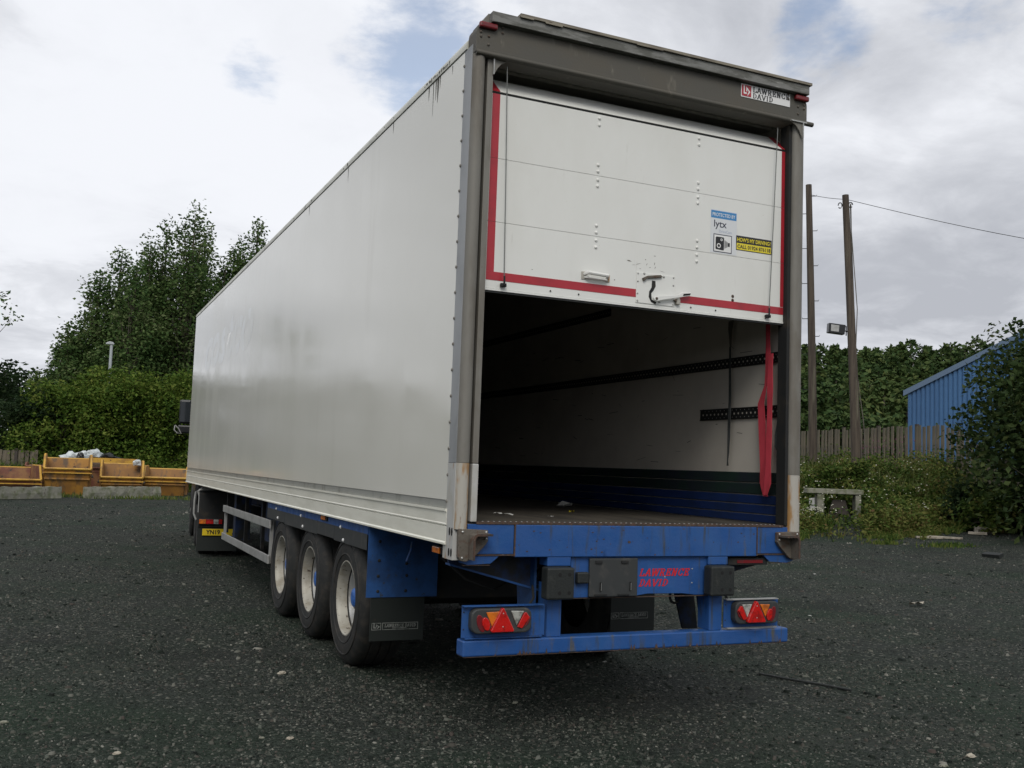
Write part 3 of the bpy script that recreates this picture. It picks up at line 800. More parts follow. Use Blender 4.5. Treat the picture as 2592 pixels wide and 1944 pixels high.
# latch
LP = box('latch_plate', 'door', DR, 1.222, 1.517, DY-.005, DY, 2.729, 2.932, bevel=.002)
m = MB()
for x in (1.232, 1.507):
    for z in (2.922, 2.87, 2.79, 2.742): m.dome((x, DY-.005, z), .007, (0, -1, 0), .8)
for x, z in ((1.28, 2.926), (1.43, 2.92), (1.40, 2.75)): m.dome((x, DY-.005, z), .009, (0, -1, 0), .8)
m.build('latch_rivet', 'alu', LP, kind='stuff')
MB().prism([(1.262, 2.893), (1.30, 2.912), (1.40, 2.928), (1.415, 2.915), (1.37, 2.905), (1.30, 2.896), (1.27, 2.872)], DY-.02, DY-.0055).build('latch_hook', 'rusty', LP, bevel=.002)
MB().prism([(1.34, 2.885), (1.365, 2.885), (1.368, 2.85), (1.352, 2.82), (1.335, 2.80), (1.34, 2.76), (1.375, 2.745), (1.37, 2.73), (1.335, 2.745), (1.318, 2.775), (1.32, 2.81), (1.338, 2.84)], DY-.008, DY-.0052).build('worn_slot', 'chassis', LP)
LV = MB().prism([(1.335, 2.770), (1.345, 2.752), (1.37, 2.748), (1.40, 2.757), (1.54, 2.790), (1.62, 2.808), (1.632, 2.832), (1.56, 2.826), (1.53, 2.808), (1.37, 2.782)], DY-.034, DY-.022).build('latch_lever', 'door', DR, bevel=.003)
MB().prism([(1.565, 2.803), (1.62, 2.814), (1.625, 2.826), (1.57, 2.817)], DY-.036, DY-.0335).build('lever_slot', 'dark', LV)
m = MB(); m.dome((1.362, DY-.034, 2.765), .010, (0, -1, 0), .9); m.build('pivot_bolt', 'rusty', LV)
box('lever_keeper', 'rustpatch', DR, 1.525, 1.555, DY-.022, DY, 2.745, 2.785, bevel=.004)
box('lever_keeper', 'rusty', DR, 1.508, 1.523, DY-.03, DY-.005, 2.765, 2.775)
# scuffs
m = MB(); k = 0
for (x, z, a, l_, t_) in ((1.165, 2.998, -8, .042, .008), (1.235, 2.985, 18, .05, .003), (1.20, 2.975, 5, .03, .002), (1.29, 3.02, 0, .008, .008), (1.30, 2.99, 60, .02, .004), (1.36, 3.00, 80, .025, .005), (1.365, 2.975, 70, .02, .004), (1.36, 3.052, 0, .02, .004), (1.42, 2.955, -10, .05, .002), (1.25, 2.955, -20, .012, .004), (1.325, 2.972, 0, .008, .008), (1.06, 2.86, 0, .01, .008), (.47, 2.86, 10, .012, .004)):
    ca, sa = math.cos(R(a)), math.sin(R(a)); k += 1
    q = [(-l_/2, 0), (0, -t_/2), (l_/2, 0), (0, t_/2)]
    m.add([(x+p*ca-r_*sa, DY-.0006-k*.00002, z+p*sa+r_*ca) for p, r_ in q], [(0, 1, 2, 3)])
m.build('scuff', 'rusty', DR, kind='stuff')
# stickers
yb = DY-.0008
quad('sticker_backing', 'decal', DR, 1.798, 2.016, 3.134, 3.434, yb+.0003, .0004)
ST = quad('sticker', 'signblue', DR, 1.801, 2.011, 3.375, 3.427, yb, .0006, label='blue sticker reading PROTECTED BY')
text('lettering', 'PROTECTED BY', 'white', ST, 1.812, 2.000, 3.388, 3.412, yb-.0012, bold=.01)
T_ = text('lettering', 'lytx', 'ink', DR, 1.826, 1.930, 3.298, 3.362, yb-.0006, bold=.012)
text('lettering', 'DriveCam', 'greyprint', DR, 1.868, 1.974, 3.278, 3.297, yb-.0006)
CS = quad('sticker', 'ink', DR, 1.823, 1.975, 3.141, 3.266, yb, .0006, label='square sticker with a safety camera symbol')
quad('sticker_face', 'white', CS, 1.829, 1.969, 3.147, 3.260, yb-.0008, .0004)
m = MB(); y_ = yb-.0014
m.prism([(1.843, 3.16), (1.905, 3.156), (1.91, 3.164), (1.91, 3.24), (1.905, 3.247), (1.847, 3.247), (1.841, 3.24), (1.84, 3.166)], y_-.0003, y_)
for i_ in range(4): m.box(1.915+i_*.009, 1.9205+i_*.009, y_-.0003, y_, 3.172+i_*.005, 3.228-i_*.005)
m.box(1.945, 1.958, y_-.0003, y_, 3.187, 3.214)
m.build('camera_symbol', 'black', CS)
m = MB(); m.lathe([(.010, 0), (.0165, 0)], (1.867, y_-.0006, 3.186), 'y', 20); m.lathe([(.0045, 0), (.009, 0)], (1.889, y_-.0006, 3.229), 'y', 16)
m.build('lens_ring', 'white', CS)
HM = quad('sticker', 'black', DR, 2.011, 2.314, 3.175, 3.277, yb, .0006, label='black and yellow sticker with a telephone number')
quad('sticker_face', 'yellow', HM, 2.016, 2.309, 3.180, 3.225, yb-.0008, .0004)
text('lettering', "HOW'S MY DRIVING?", 'yellow', HM, 2.02, 2.305, 3.236, 3.265, yb-.0014, bold=.025)
text('lettering', 'CALL 01924 876118', 'black', HM, 2.022, 2.303, 3.188, 3.216, yb-.0014, bold=.03)
# lift cables
for (xa, za, xb, zb_) in ((.235, 4.10, .271, 2.742), (2.325, 4.08, 2.278, 2.742)):
    cb = MB().tube([(xa, .012, za), ((xa+xb)/2+.002, .018, (za+zb_)/2), (xb, .022, zb_)], .0032, 6).build('lift_cable', 'cable', DR)
    MB().box(xb-.018, xb+.018, .02, DY-.004, zb_-.016, zb_+.006).tube([(xb, .018, zb_-.01), (xb, .018, zb_+.05)], .0065, 6).build('cable_anchor', 'chassis', cb, bevel=.003)

# ---- rear sill and corners ---------------------------------------------
box('sill_beam', 'blue', TR, .396, 2.186, .0, .16, 1.093, 1.2865, bevel=.005)
for sx in (0, 1):
    X = (lambda v: v) if sx == 0 else (lambda v: 2.55-v)
    def bx2(name, mat, a, c, y0, y1, z0, z1, bevel=0, par=TR, **k):
        xa, xb = sorted((X(a), X(c))); return box(name, mat, par, xa, xb, y0, y1, z0, z1, bevel=bevel, **k)
    e0 = .391 if sx == 0 else .355
    bx2('sill_end_plate', 'blue', .088, e0, .006, .15, 1.110, 1.2865, bevel=.004)
    bx2('rusty_seam', 'rustedge', e0, e0+.009, -.001, .1, 1.098, 1.2865)
    bx2('rusty_seam', 'rustedge', .12, e0, .003, .1, 1.101, 1.1095)
    xq = [(.04, 1.100), (.30, 1.100), (.285, 1.088), (.245, 1.056), (.10, 1.048), (.05, 1.062)]
    MB().prism([(X(a), c) for a, c in xq], .01, .03).build('tie_gusset', 'blue', TR)
    bx2('gusset_rust', 'rustedge', .07, .24, .006, .034, 1.044, 1.0475)
    # corner buffer bracket
    BR = MB().prism([(X(a), c) for a, c in ((.020, 1.262), (.208, 1.254), (.210, 1.190), (.188, 1.16), (.112, 1.085), (.075, 1.070), (.040, 1.074), (.022, 1.10))], -.026, .004).build('corner_bracket', 'rusty', TR, bevel=.004)
    pts = [(.083, 1.085), (.083, 1.205), (.090, 1.226), (.108, 1.236), (.205, 1.236), (.205, 1.224), (.112, 1.224), (.100, 1.216), (.096, 1.20), (.096, 1.085)]
    MB().prism([(X(a), c) for a, c in pts], -.105, -.026).build('bracket_web', 'rusty', BR)
    pts = [(.0825, 1.084), (.0825, 1.206), (.0895, 1.227), (.108, 1.2368), (.2055, 1.2368), (.2055, 1.2235), (.1125, 1.2235), (.1005, 1.2155), (.0965, 1.20), (.0965, 1.084)]
    MB().prism([(X(a), c) for a, c in pts], -.108, -.1052).build('web_edge', 'rustedge', BR)
    m = MB()
    for a, c in ((.045, 1.243), (.195, 1.242), (.195, 1.204), (.047, 1.092)): m.dome((X(a), -.026, c), .0085, (0, -1, 0), 1)
    m.build('bracket_bolt', 'steel', BR, kind='stuff')
box('threshold_strip', 'rustedge', TR, .142, 2.41, .001, .10, 1.2875, 1.3005)
m = MB()
for i_ in range(60): m.dome((.2+i_*.0368, .05, 1.3008), .007, (0, 0, 1), .5)
m.build('tread_stud', 'steel', TR, kind='stuff')

m = MB(); k = 0
for i_ in range(34):
    k += 1; x = rnd.uniform(.2, 2.38); z = rnd.uniform(1.10, 1.28); a = rnd.uniform(.003, .010); b_ = rnd.uniform(.002, .006); y_ = -.0006-k*.00002
    if x < .41 or x > 2.17: continue
    m.add([(x-a, y_, z), (x, y_, z-b_), (x+a, y_, z+.001), (x+a*.2, y_, z+b_)], [(0, 1, 2, 3)])
for (x, z, r_) in ((1.19, 1.185, .012), (.955, 1.19, .006), (1.06, 1.275, .005), (1.6, 1.27, .006)):
    k += 1; m.add([(x+r_*math.cos(a_), -.0006-k*.00002, z+r_*.8*math.sin(a_)) for a_ in (0, 1, 2.2, 3.1, 4, 5.2)], [(0, 1, 2, 3, 4, 5)])
m.build('paint_chip', 'rustedge', TR, kind='stuff')
m = MB()
for i_ in range(30):
    k += 1; x = rnd.uniform(.12, 2.42); l_ = rnd.uniform(.008, .035); y_ = -.0066-k*.00002
    m.add([(x-rnd.uniform(.003, .012), y_, .5175), (x+.01, y_, .5175), (x+.002, y_, .5175+l_)], [(0, 1, 2)])
m.build('rust_bleed', 'rustedge', TR, kind='stuff')
m = MB()
for i_ in range(70):
    k += 1; y = rnd.uniform(.3, 6); z = rnd.uniform(1.7, 2.9); l_ = rnd.uniform(.02, .16); h_ = rnd.uniform(.002, .005); t_ = rnd.gauss(0, .02)
    m.add([(2.4994-k*.00001, y, z), (2.4994-k*.00001, y+l_, z+t_), (2.4994-k*.00001, y+l_, z+t_+h_), (2.4994-k*.00001, y, z+h_)], [(0, 1, 2, 3)])
m.build('wall_scuff', 'chassis', TR, kind='stuff')
# ---- chassis, underride frame -------------------------------------------
for x0, x1 in ((.62, .78), (1.80, 1.955)):
    box('chassis_mount', 'blue', TR, x0, x1, .004, .12, 1.038, 1.0925, bevel=.004)
for x0 in (.66, 1.77):
    MB().box(x0, x0+.12, .2, 13.2, .90, .92).box(x0+.052, x0+.068, .2, 13.2, .92, 1.13).box(x0, x0+.12, .2, 13.2, 1.13, 1.15).build('chassis_rail', 'navy', TR)
for i_ in range(26):
    box('cross_bearer', 'navy', TR, .05, 2.5, .5+i_*.5, .55+i_*.5, 1.155, 1.26)
MB().prism([(.05, 1.092), (.60, 1.092), (.60, .895), (.52, .915), (.05, 1.04)], .20, .215).build('outrigger_plate', 'navy', TR)
MB().prism([(1.98, 1.092), (2.50, 1.092), (2.50, 1.05), (1.98, .93)], .20, .215).build('outrigger_plate', 'navy', TR)
MB().prism([(.05, 1.04), (.52, .915), (.74, .855), (.74, .842), (.52, .902), (.05, 1.028)], .17, .25).build('outrigger_flange', 'blue_dirty', TR)
cpn = MB().prism([(.793, 1.0905), (1.82, 1.0905), (1.826, .842), (1.72, .842), (1.62, .853), (1.35, .856), (1.27, .845), (.82, .840), (.80, .85)], .028, .045).build('light_panel', 'blue', TR, bevel=.003)
box('panel_edge', 'rustedge', cpn, .80, 1.826, .024, .05, .835, .8395)
slab('lettering', 'LAWRENCE', 'textred', cpn, 1.283, 1.672, .968, 1.014, .0268, shear=.35, th=.21)
slab('lettering', 'DAVID', 'textred', cpn, 1.281, 1.512, .903, .947, .0268, shear=.35, th=.21)
m = MB()
for a, c in ((1.69, 1.01), (1.69, .92), (1.48, .96)): m.dome((a, .028, c), .006, (0, -1, 0), .8)
m.build('panel_screw', 'steel', cpn, kind='stuff')
PC = box('plate_holder', 'plastic', TR, .915, 1.264, .006, .027, .844, 1.083, bevel=.006)
for q in ((.955, 1.0, -.003, .006, 1.052, 1.068), (1.14, 1.19, -.003, .006, 1.052, 1.068), (.99, .996, -.004, .006, .88, .935), (1.205, 1.211, -.004, .006, .88, .935)):
    box('holder_clip', 'chassis', PC, *q)
box('holder_slot', 'chassis', PC, .95, 1.04, -.001, .006, .853, .862); box('holder_slot', 'chassis', PC, 1.12, 1.20, -.001, .006, .853, .862)
m = MB().box(.993, .9955, -.006, -.003, .885, .93).box(1.2075, 1.2105, -.006, -.003, .885, .93); m.build('clip_glint', 'steel', PC)
box('junction_box', 'black_rubber', TR, .822, .905, -.012, .027, .930, 1.0, bevel=.01)
for x0 in (.578, 1.762):
    bf = box('rubber_buffer', 'black_rubber', TR, x0, x0+.187, -.085, .003, .845, 1.037, bevel=.012)
    m = MB()
    for a in (.085, .15):
        for c in (.885, .995): m.lathe([(.0005, 0), (.012, 0)], (x0+a, -.0858, c), 'y', 12)
    m.build('bolt_hole', 'dark', bf, kind='stuff')
# legs of the underride bar
for xs in ((.632, .728), (1.819, 1.918)):
    lg = MB().box(xs[0], xs[1], .012, .02, .6125, .93).box(xs[0], xs[0]+.008, .0205, .14, .6125, .93).box(xs[1]-.008, xs[1], .0205, .14, .6125, .93).build('underride_leg', 'blue', TR, bevel=.002)
MB().prism([(.02, 1.09), (.42, 1.09), (.30, .62), (.10, .62)], 1.945, 1.96, 'x').build('leg_stay', 'blue_dirty', TR)
MB().prism([(.14, 1.09), (.42, 1.09), (.36, .62), (.14, .62)], .60, .615, 'x').build('leg_stay', 'blue_dirty', TR)
MB().prism([(1.80, .84), (1.96, .84), (2.0, .56), (1.88, .56)], .40, .42).build('stay_plate', 'navy', TR)
BAR = MB().box(.082, 2.455, -.006, .10, .517, .611).build('underride_bar', 'blue', TR, bevel=.009)
box('bar_rust', 'rustedge', BAR, .09, 2.45, -.0045, .098, .5135, .5165)
MB().tube([(1.64, .2, .86), (1.636, .2, .80), (1.65, .2, .775), (1.675, .2, .765), (1.70, .2, .775), (1.712, .2, .80), (1.71, .2, .86)], .009, 8).build('tow_eye', 'chassis', TR, smooth=True)
MB().tube([(.50, .03, .78), (.56, .06, .84), (.60, .16, .90), (.70, .30, .98), (.9, .4, 1.05)], .008, 6).build('lamp_cable', 'chassis', TR, smooth=True)
MB().tube([(2.0, .03, .78), (1.97, .08, .86), (1.94, .16, .95), (1.8, .3, 1.02)], .008, 6).build('lamp_cable', 'chassis', TR, smooth=True)
MB().tube([(.45, .6, .96), (.9, .5, .90), (1.3, .55, .93), (1.75, .6, .97)], .011, 6).build('air_line', 'chassis', TR, smooth=True)
MB().tube([(.30, 1.0, 1.0), (.45, .9, .86), (.62, .8, .80), (.8, .9, .86)], .010, 6).build('air_line', 'chassis', TR, smooth=True)
WL = box('work_lamp', 'chassis', TR, 1.98, 2.30, .03, .10, 1.032, 1.078, bevel=.004)
box('lamp_face', 'dimred', WL, 2.05, 2.26, .026, .03, 1.045, 1.066)


def tail_lamp(x0, x1, z0, z1, mirror, tri):
    y = -.052
    X = (lambda f: x1-(x1-x0)*f) if mirror else (lambda f: x0+(x1-x0)*f)
    Z = lambda f: z0+(z1-z0)*f
    rr = []
    for (cx, cz, a0) in ((.88, .72, 0), (.12, .72, 90), (.12, .28, 180), (.88, .28, 270)):
        for k in range(5):
            a = R(a0+k*22.5); rr.append((X(cx+.12*math.cos(a)), Z(cz+.28*math.sin(a))))
    B = MB().prism(rr, y, 0.004).build('tail_lamp', 'plastic', TR, bevel=.008, label='dusty oval rear lamp cluster with a red triangle')
    def lens(name, mat, pts, d=.006):
        MB().prism([(X(a), Z(c)) for a, c in pts], y-d, y+.004).build(name, mat, B, bevel=.003)
    def ell(cx, cz, rx, rz, tilt):
        o_ = []
        for k in range(16):
            a = 2*math.pi*k/16; u, v = rx*math.cos(a), rz*math.sin(a)
            o_.append((cx+u*math.cos(tilt)-v*.45*math.sin(tilt), cz+u*2.4*math.sin(tilt)+v*math.cos(tilt)))
        return o_
    lens('lens', 'dimred', ell(.155, .42, .065, .36, .25), .003)
    lens('lens', 'lampred', ell(.235, .40, .062, .27, .25), .010)
    lens('lens', 'amber', [(.23, .86), (.46, .88), (.33, .30)], .008)
    lens('lens', 'clear', [(.64, .90), (.86, .88), (.74, .30)], .008)
    lens('lens', 'lampred', [(.75, .24), (.83, .18), (.955, .62), (.90, .82), (.86, .82)], .010)
    lens('lens', 'dimred', [(.86, .19), (.93, .34), (.975, .58), (.965, .66)], .006)
    TG = MB().prism(tri, -.078, y+.002).build('warning_triangle', 'lampred', B, bevel=.004)
    m = MB(); cx = tri[0][0]; m.dome((cx, -.078, z0+(z1-z0)*.86-.006), .0045); m.dome((cx, -.078, z0+.042), .0045)
    m.build('triangle_screw', 'steel', TG if False else B, kind='stuff')


for sx in (0, 1):
    if sx == 0: x0, x1, lx0, lx1 = .073, .612, .112, .500
    else: x0, x1, lx0, lx1 = 1.930, 2.372, 1.982, 2.340
    LB = box('lamp_board', 'blue', TR, x0, x1, .004, .010, .628, .808)
    MB().box(x0-.001, x1-.02, -.03, .012, .809, .8145).box(x0+.02, x1-.02, -.012, .012, .6205, .6272).build('board_flange', 'blue' if sx == 0 else 'alu', LB)
    m = MB()
    for a in (x0+.012,):
        for c in (.675, .775): m.dome((a, .004, c), .005)
    m.build('board_rivet', 'chassis', LB, kind='stuff')
    cxx = .302 if sx == 0 else 2.137
    tail_lamp(lx0, lx1, .655, .800, sx == 1, [(cxx, .806), (cxx-.008, .800), (cxx-.075, .674), (cxx-.068, .666), (cxx+.068, .666), (cxx+.075, .674), (cxx+.008, .800)])

# mud guards --------------------------------------------------------------
for sx in (0, 1):
    X = (lambda v: v) if sx == 0 else (lambda v: 2.55-v)
    xa, xb = sorted((X(.0), X(.555)))
    GP = box('guard_plate', 'blue_dirty', TR, xa, xb, 1.745, 1.75, .632, 1.156)
    m = MB()
    for a, c in ((.089, 1.044), (.09, .903), (.087, .788), (.089, .676), (.309, .791), (.306, .678), (.305, .879)): m.dome((X(a), 1.745, c), .013, (0, -1, 0), .6)
    m.build('guard_bolt', 'chassis', GP, kind='stuff')
    xa, xb = sorted((X(.042), X(.462)))
    FL = box('mudflap', 'flap', TR, xa, xb, 1.752, 1.760, .312, .90)
    xa, xb = (.056, .417) if sx == 0 else (2.092, 2.446)
    zf = .392 if sx == 0 else .414
    m = MB(); frame_strip(m, xa, xa+.072, zf, zf+.052, .0035, 1.7515); frame_strip(m, xa+.082, xb, zf, zf+.052, .0035, 1.7515)
    m.build('panel_outline', 'flaptext', FL)
    maker_badge('flaptext', FL, xa+.006, xa+.068, zf+.004, zf+.050, 1.7515)
    slab('lettering', 'LAWRENCE DAVID', 'flaptext', FL, xa+.098, xb-.016, zf+.019, zf+.042, 1.7514, shear=.2, th=.18)
    box('small_print', 'flaptext', FL, xa+.16, xb-.09, 1.7508, 1.7512, zf+.010, zf+.014)
    # strip over the wheels
    xa, xb = sorted((X(.026), X(.034)))
    FS = box('fender_board', 'blue', TR, xa, xb, 1.858, 5.86, 1.082, 1.1555)
    for k in range(4):
        q = (1.862, 2.86, 3.47, 4.90, 5.855)
        box('fender_skirt', 'plastic', TR, xa-.003 if sx == 0 else xb, xa if sx == 0 else xb+.003, q[k]+.004, q[k+1]-.004, .968+(.01 if k % 2 else 0), 1.088)
    m = MB()
    xx = xa-.003 if sx == 0 else xb+.003; dr = (-1 if sx == 0 else 1, 0, 0)
    for a, c in ((5.35, 1.10), (4.15, 1.095), (2.65, 1.09), (5.25, 1.01), (4.05, 1.0), (2.55, .99)): m.dome((xx, a, c), .016, dr, .8)
    m.build('fender_bolt', 'white', FS, kind='stuff')
    ml = box('side_marker', 'chassis', TR, *sorted((X(.012), X(.026))), 3.10, 3.33, 1.108, 1.154, bevel=.004)
    box('marker_lens', 'amber', ml, *sorted((X(.006), X(.0118))), 3.14, 3.29, 1.114, 1.148, bevel=.002)
    ml = box('side_marker', 'chassis', TR, *sorted((X(.03), X(.05))), .27, .44, 1.082, 1.13, bevel=.004)
    box('marker_lens', 'amber', ml, *sorted((X(.02), X(.0298))), .29, .42, 1.088, 1.124, bevel=.003)
MB().tube([(.30, 1.62, 1.05), (.285, 1.60, .99), (.255, 1.60, .91)], .010, 8).build('release_lever', 'blue', TR, smooth=True)

# wheels -----------------------------------------------------------------
def make_wheel(x_out, yc, sgn):
    zc_ = .528; Rr_ = .532
    wv = bpy.data.objects.new('wheel', None); COL.objects.link(wv); wv.parent = TR; wv.location = (x_out, yc, zc_)
    Wd = .385
    prof = [(.295, .035), (.302, .012), (.325, .006), (.345, .002), (.349, -.004), (.356, -.004), (.360, .000), (.40, -.005), (.435, .000), (.438, -.006), (.446, -.005), (.449, .002), (.455, .004), (.495, .018), (.518, .040), (.53, .065)]
    prof += [(.53, .105), (.520, .107), (.520, .113), (.53, .115), (.53, .185), (.520, .187), (.520, .196), (.53, .198), (.53, .268), (.520, .270), (.520, .277), (.53, .279), (.53, Wd-.065)]
    prof += [(.518, Wd-.04), (.495, Wd-.018), (.40, Wd), (.295, Wd-.03)]
    MB().lathe(prof, (0, 0, 0), 'x', 56, sgn).build('tyre', 'rubber', wv, smooth=True)
    MB().lathe([(.300, .024), (.301, .014), (.292, .012), (.284, .022), (.277, .050), (.272, .098), (.262, .12)], (0, 0, 0), 'x', 48, sgn).build('rim', 'rim', wv, smooth=True)
    MB().lathe([(.273, .0982), (.258, .0975), (.258, .104)], (0, 0, 0), 'x', 48, sgn).build('rim_gap', 'dark', wv)
    d_ = MB().lathe([(.257, .1045), (.24, .105), (.215, .150), (.15, .170), (.11, .165), (.001, .165)], (0, 0, 0), 'x', 48, sgn)
    d_.build('rim_disc', 'rimdisc', wv, smooth=True)
    m = MB()
    for k in range(10):
        a = 2*math.pi*k/10; m.lathe([(.015, .17), (.015, .135), (.009, .125), (.0005, .125)], (0, .168*math.cos(a), .168*math.sin(a)), 'x', 6, sgn)
    m.build('wheel_nut', 'rusty', wv, kind='stuff')
    MB().lathe([(.105, .17), (.105, .135), (.082, .125), (.078, .085), (.066, .072), (.04, .066), (.001, .066)], (0, 0, 0), 'x', 24, sgn).build('hub_cap', 'hub', wv, smooth=True)
    return wv


W0 = make_wheel(.045, 2.52, 1)
W1 = make_wheel(2.505, 2.52, -1)


def copy_tree(o, parent=None):
    c = o.copy(); COL.objects.link(c); c.parent = parent
    for ch in list(o.children): copy_tree(ch, c)
    return c


for k in (1, 2):
    for src in (W0, W1):
        c = copy_tree(src, TR); c.location.y = 2.52+1.312*k
        for ch in c.children: ch.rotation_euler.x = k*1.1+.3
for k in range(3):
    MB().tube([(.42, 2.52+1.312*k, .528), (2.13, 2.52+1.312*k, .528)], .065, 12).build('axle', 'chassis', TR, smooth=True)
    for x0 in (.68, 1.79):
        MB().prism([(2.40+1.312*k, .93), (2.64+1.312*k, .93), (2.60+1.312*k, .60), (2.44+1.312*k, .60)], x0, x0+.08, 'x').build('suspension_hanger', 'chassis', TR)
MB().box(.5, 2.05, 1.9, 6.0, .93, .96).build('suspension_frame', 'chassis', TR)

# side guards ---------------------------------------------------------------
for sx in (0, 1):
    X = (lambda v: v) if sx == 0 else (lambda v: 2.55-v)
    for z0 in (.862, .476):
        xa, xb = sorted((X(.028), X(.050)))
        MB().box(xa, xb, 5.72, 9.19, z0, z0+.092).build('guard_rail', 'alu', TR, bevel=.004)
    for yp in (5.76, 9.13):
        xa, xb = sorted((X(.052), X(.085)))
        box('guard_post', 'alu', TR, xa, xb, yp, yp+.05, .476, .954)
    for yp in (5.9, 7.2, 8.45, 10.1):
        xa, xb = sorted((X(.22), X(.26)))
        box('outrigger_post', 'chassis', TR, xa, xb, yp, yp+.05, .50, 1.155)
    xa, xb = sorted((X(.30), X(.52)))
    lg = box('landing_leg', 'navy', TR, xa, xb, 9.75, 9.95, .42, 1.1)
    box('leg_foot', 'chassis', lg, xa-.03, xb+.03, 9.7, 10.0, .38, .42)
box('blackout_plate', 'chassis', TR, .56, 2.0, 1.86, 1.90, .60, 1.09)  # dark plate added to block the bright view through beneath the trailer
box('tool_locker', 'navy', TR, .42, .9, 6.3, 8.4, .55, 1.05)
MB().tube([(.75, 7.5, .72), (.75, 9.2, .72)], .16, 16).build('air_tank', 'navy', TR, smooth=True)

# ghost of removed lettering on the side: flat film outlines
def side_text(s, y0, y1, z0, z1, x, lean):
    cu = bpy.data.curves.new('t', 'FONT'); cu.body = s; cu.offset = .03; cu.resolution_u = 4; cu.shear = .35
    ob = bpy.data.objects.new('t', cu); COL.objects.link(ob)
    me = bpy.data.meshes.new_from_object(ob.evaluated_get(bpy.context.evaluated_depsgraph_get())); bpy.data.objects.remove(ob)
    co = np.array([v.co for v in me.vertices]); mn, mxx = co.min(0), co.max(0)
    for v in me.vertices:
        f = (v.co.x-mn[0])/(mxx[0]-mn[0]); h = (v.co.y-mn[1])/(mxx[1]-mn[1])
        v.co = (x, y0+(y1-y0)*f, z0+(z1-z0)*h)
    me.materials.clear(); me.materials.append(MT['ghost'])
    o = bpy.data.objects.new('ghost_lettering', me); COL.objects.link(o); o.parent = TR
    o['label'] = 'faint ghost of removed lettering on the side panel'
    return o


side_text('costco', 12.0, 7.35, 3.05, 3.72, -.0008, 0)

# ------------------------------------------------------------------ things in the load space
def strap(name, pts, wids, mat, label, cat='strap', group=None, twist=None):
    """hanging webbing: pts centre line, widths, per-point twist angle"""
    m = MB(); n = len(pts)
    for off in (0, .0035):
        for i_, p in enumerate(pts):
            a = R(twist[i_] if twist else 0); d = Vector((math.sin(a)*.3, math.cos(a), 0))*wids[i_]/2; q = Vector(p)+Vector((off, 0, 0))
            m.v += [tuple(q-d), tuple(q+d)]
    for i_ in range(n-1):
        m.f.append((2*i_, 2*i_+1, 2*i_+3, 2*i_+2)); o_ = 2*n; m.f.append((o_+2*i_, o_+2*i_+2, o_+2*i_+3, o_+2*i_+1))
        m.f.append((2*i_, 2*i_+2, o_+2*i_+2, o_+2*i_)); m.f.append((2*i_+1, o_+2*i_+1, o_+2*i_+3, 2*i_+3))
    m.f.append((2*n-2, 2*n-1, 4*n-1, 4*n-2)); m.f.append((0, 2*n, 2*n+1, 1))
    o = m.build(name, mat, None, smooth=True)
    return tag(o, label, cat, group)


x_ = 2.44
rs = empty('cargo_strap', (x_, .23, 1.485), 'red webbing strap looped over the lashing rail by the right rear post', 'strap')
def sub(pts, wids, twist, nm, mat):
    o = strap(nm, pts, wids, mat, None, None, None, twist); o.parent = rs
    for v in o.data.vertices: v.co -= Vector(rs.location)
    for k_ in ('category', 'label'):
        if k_ in o: del o[k_]
sub([(x_, .235, 2.72), (x_, .232, 2.6), (x_, .228, 2.48), (x_-.012, .225, 2.36), (x_-.012, .235, 2.28), (x_-.01, .262, 2.22), (x_-.01, .288, 2.15), (x_, .286, 2.0), (x_-.006, .27, 1.85), (x_, .262, 1.7), (x_-.004, .262, 1.58), (x_, .235, 1.49)], [.046, .050, .052, .046, .05, .065, .078, .074, .082, .070, .072, .050], [0, 12, -8, 28, 40, 30, 14, -10, 16, -12, 14, 0], 'webbing', 'strapred')
sub([(x_-.02, .175, 2.50), (x_-.025, .172, 2.40), (x_-.02, .178, 2.25), (x_-.02, .178, 2.1), (x_-.02, .182, 1.9), (x_-.02, .185, 1.72), (x_-.02, .19, 1.58), (x_-.015, .218, 1.50)], [.055, .058, .06, .058, .06, .066, .07, .045], [0, 14, -12, 16, -10, 18, -8, 10], 'webbing', 'strapred')
strap('cargo_strap', [(2.455, .690, 2.80), (2.45, .692, 2.74), (2.452, .692, 2.66), (2.455, .694, 2.60)], [.06, .05, .028, .018], 'strapolive', 'pale webbing end hanging above the dark strap inside the trailer')
strap('cargo_strap', [(2.452, .694, 2.60), (2.452, .69, 2.42), (2.452, .684, 2.20), (2.448, .684, 2.05), (2.45, .688, 1.92), (2.45, .692, 1.80), (2.45, .698, 1.74), (2.45, .697, 1.70)], [.018, .026, .030, .034, .03, .020, .012, .020], 'strapdark', 'thin dark strap dangling in front of both lashing rails')
strap('cargo_strap', [(2.44, .09, 2.18), (2.44, .09, 2.05), (2.43, .11, 1.92), (2.44, .12, 1.84), (2.44, .10, 1.80)], [.03, .045, .04, .045, .02], 'strapdark', 'short black strap hanging between the red strap and the post')


def scrap(name, x, y, z, s, ang, mat, label, cat, aspect=.3, h=.012):
    m = MB(); n = 7; ca, sa = math.cos(ang), math.sin(ang)
    V_ = []
    for i_ in range(n):
        u = (i_/(n-1)-.5)*s; wv = s*aspect*(.4+.6*rnd.random())
        for q in (-.5, .5):
            a, c = u, q*wv+.1*s*math.sin(i_*1.3)
            V_.append((x+a*ca-c*sa, y+a*sa+c*ca, z+.003+h*rnd.random()))
    m.add(V_, [(2*i_, 2*i_+1, 2*i_+3, 2*i_+2) for i_ in range(n-1)])
    m.add([(a, b_, c-.002) for a, b_, c in V_], [(2*i_, 2*i_+2, 2*i_+3, 2*i_+1) for i_ in range(n-1)])
    return tag(m.build(name, mat), label, cat)


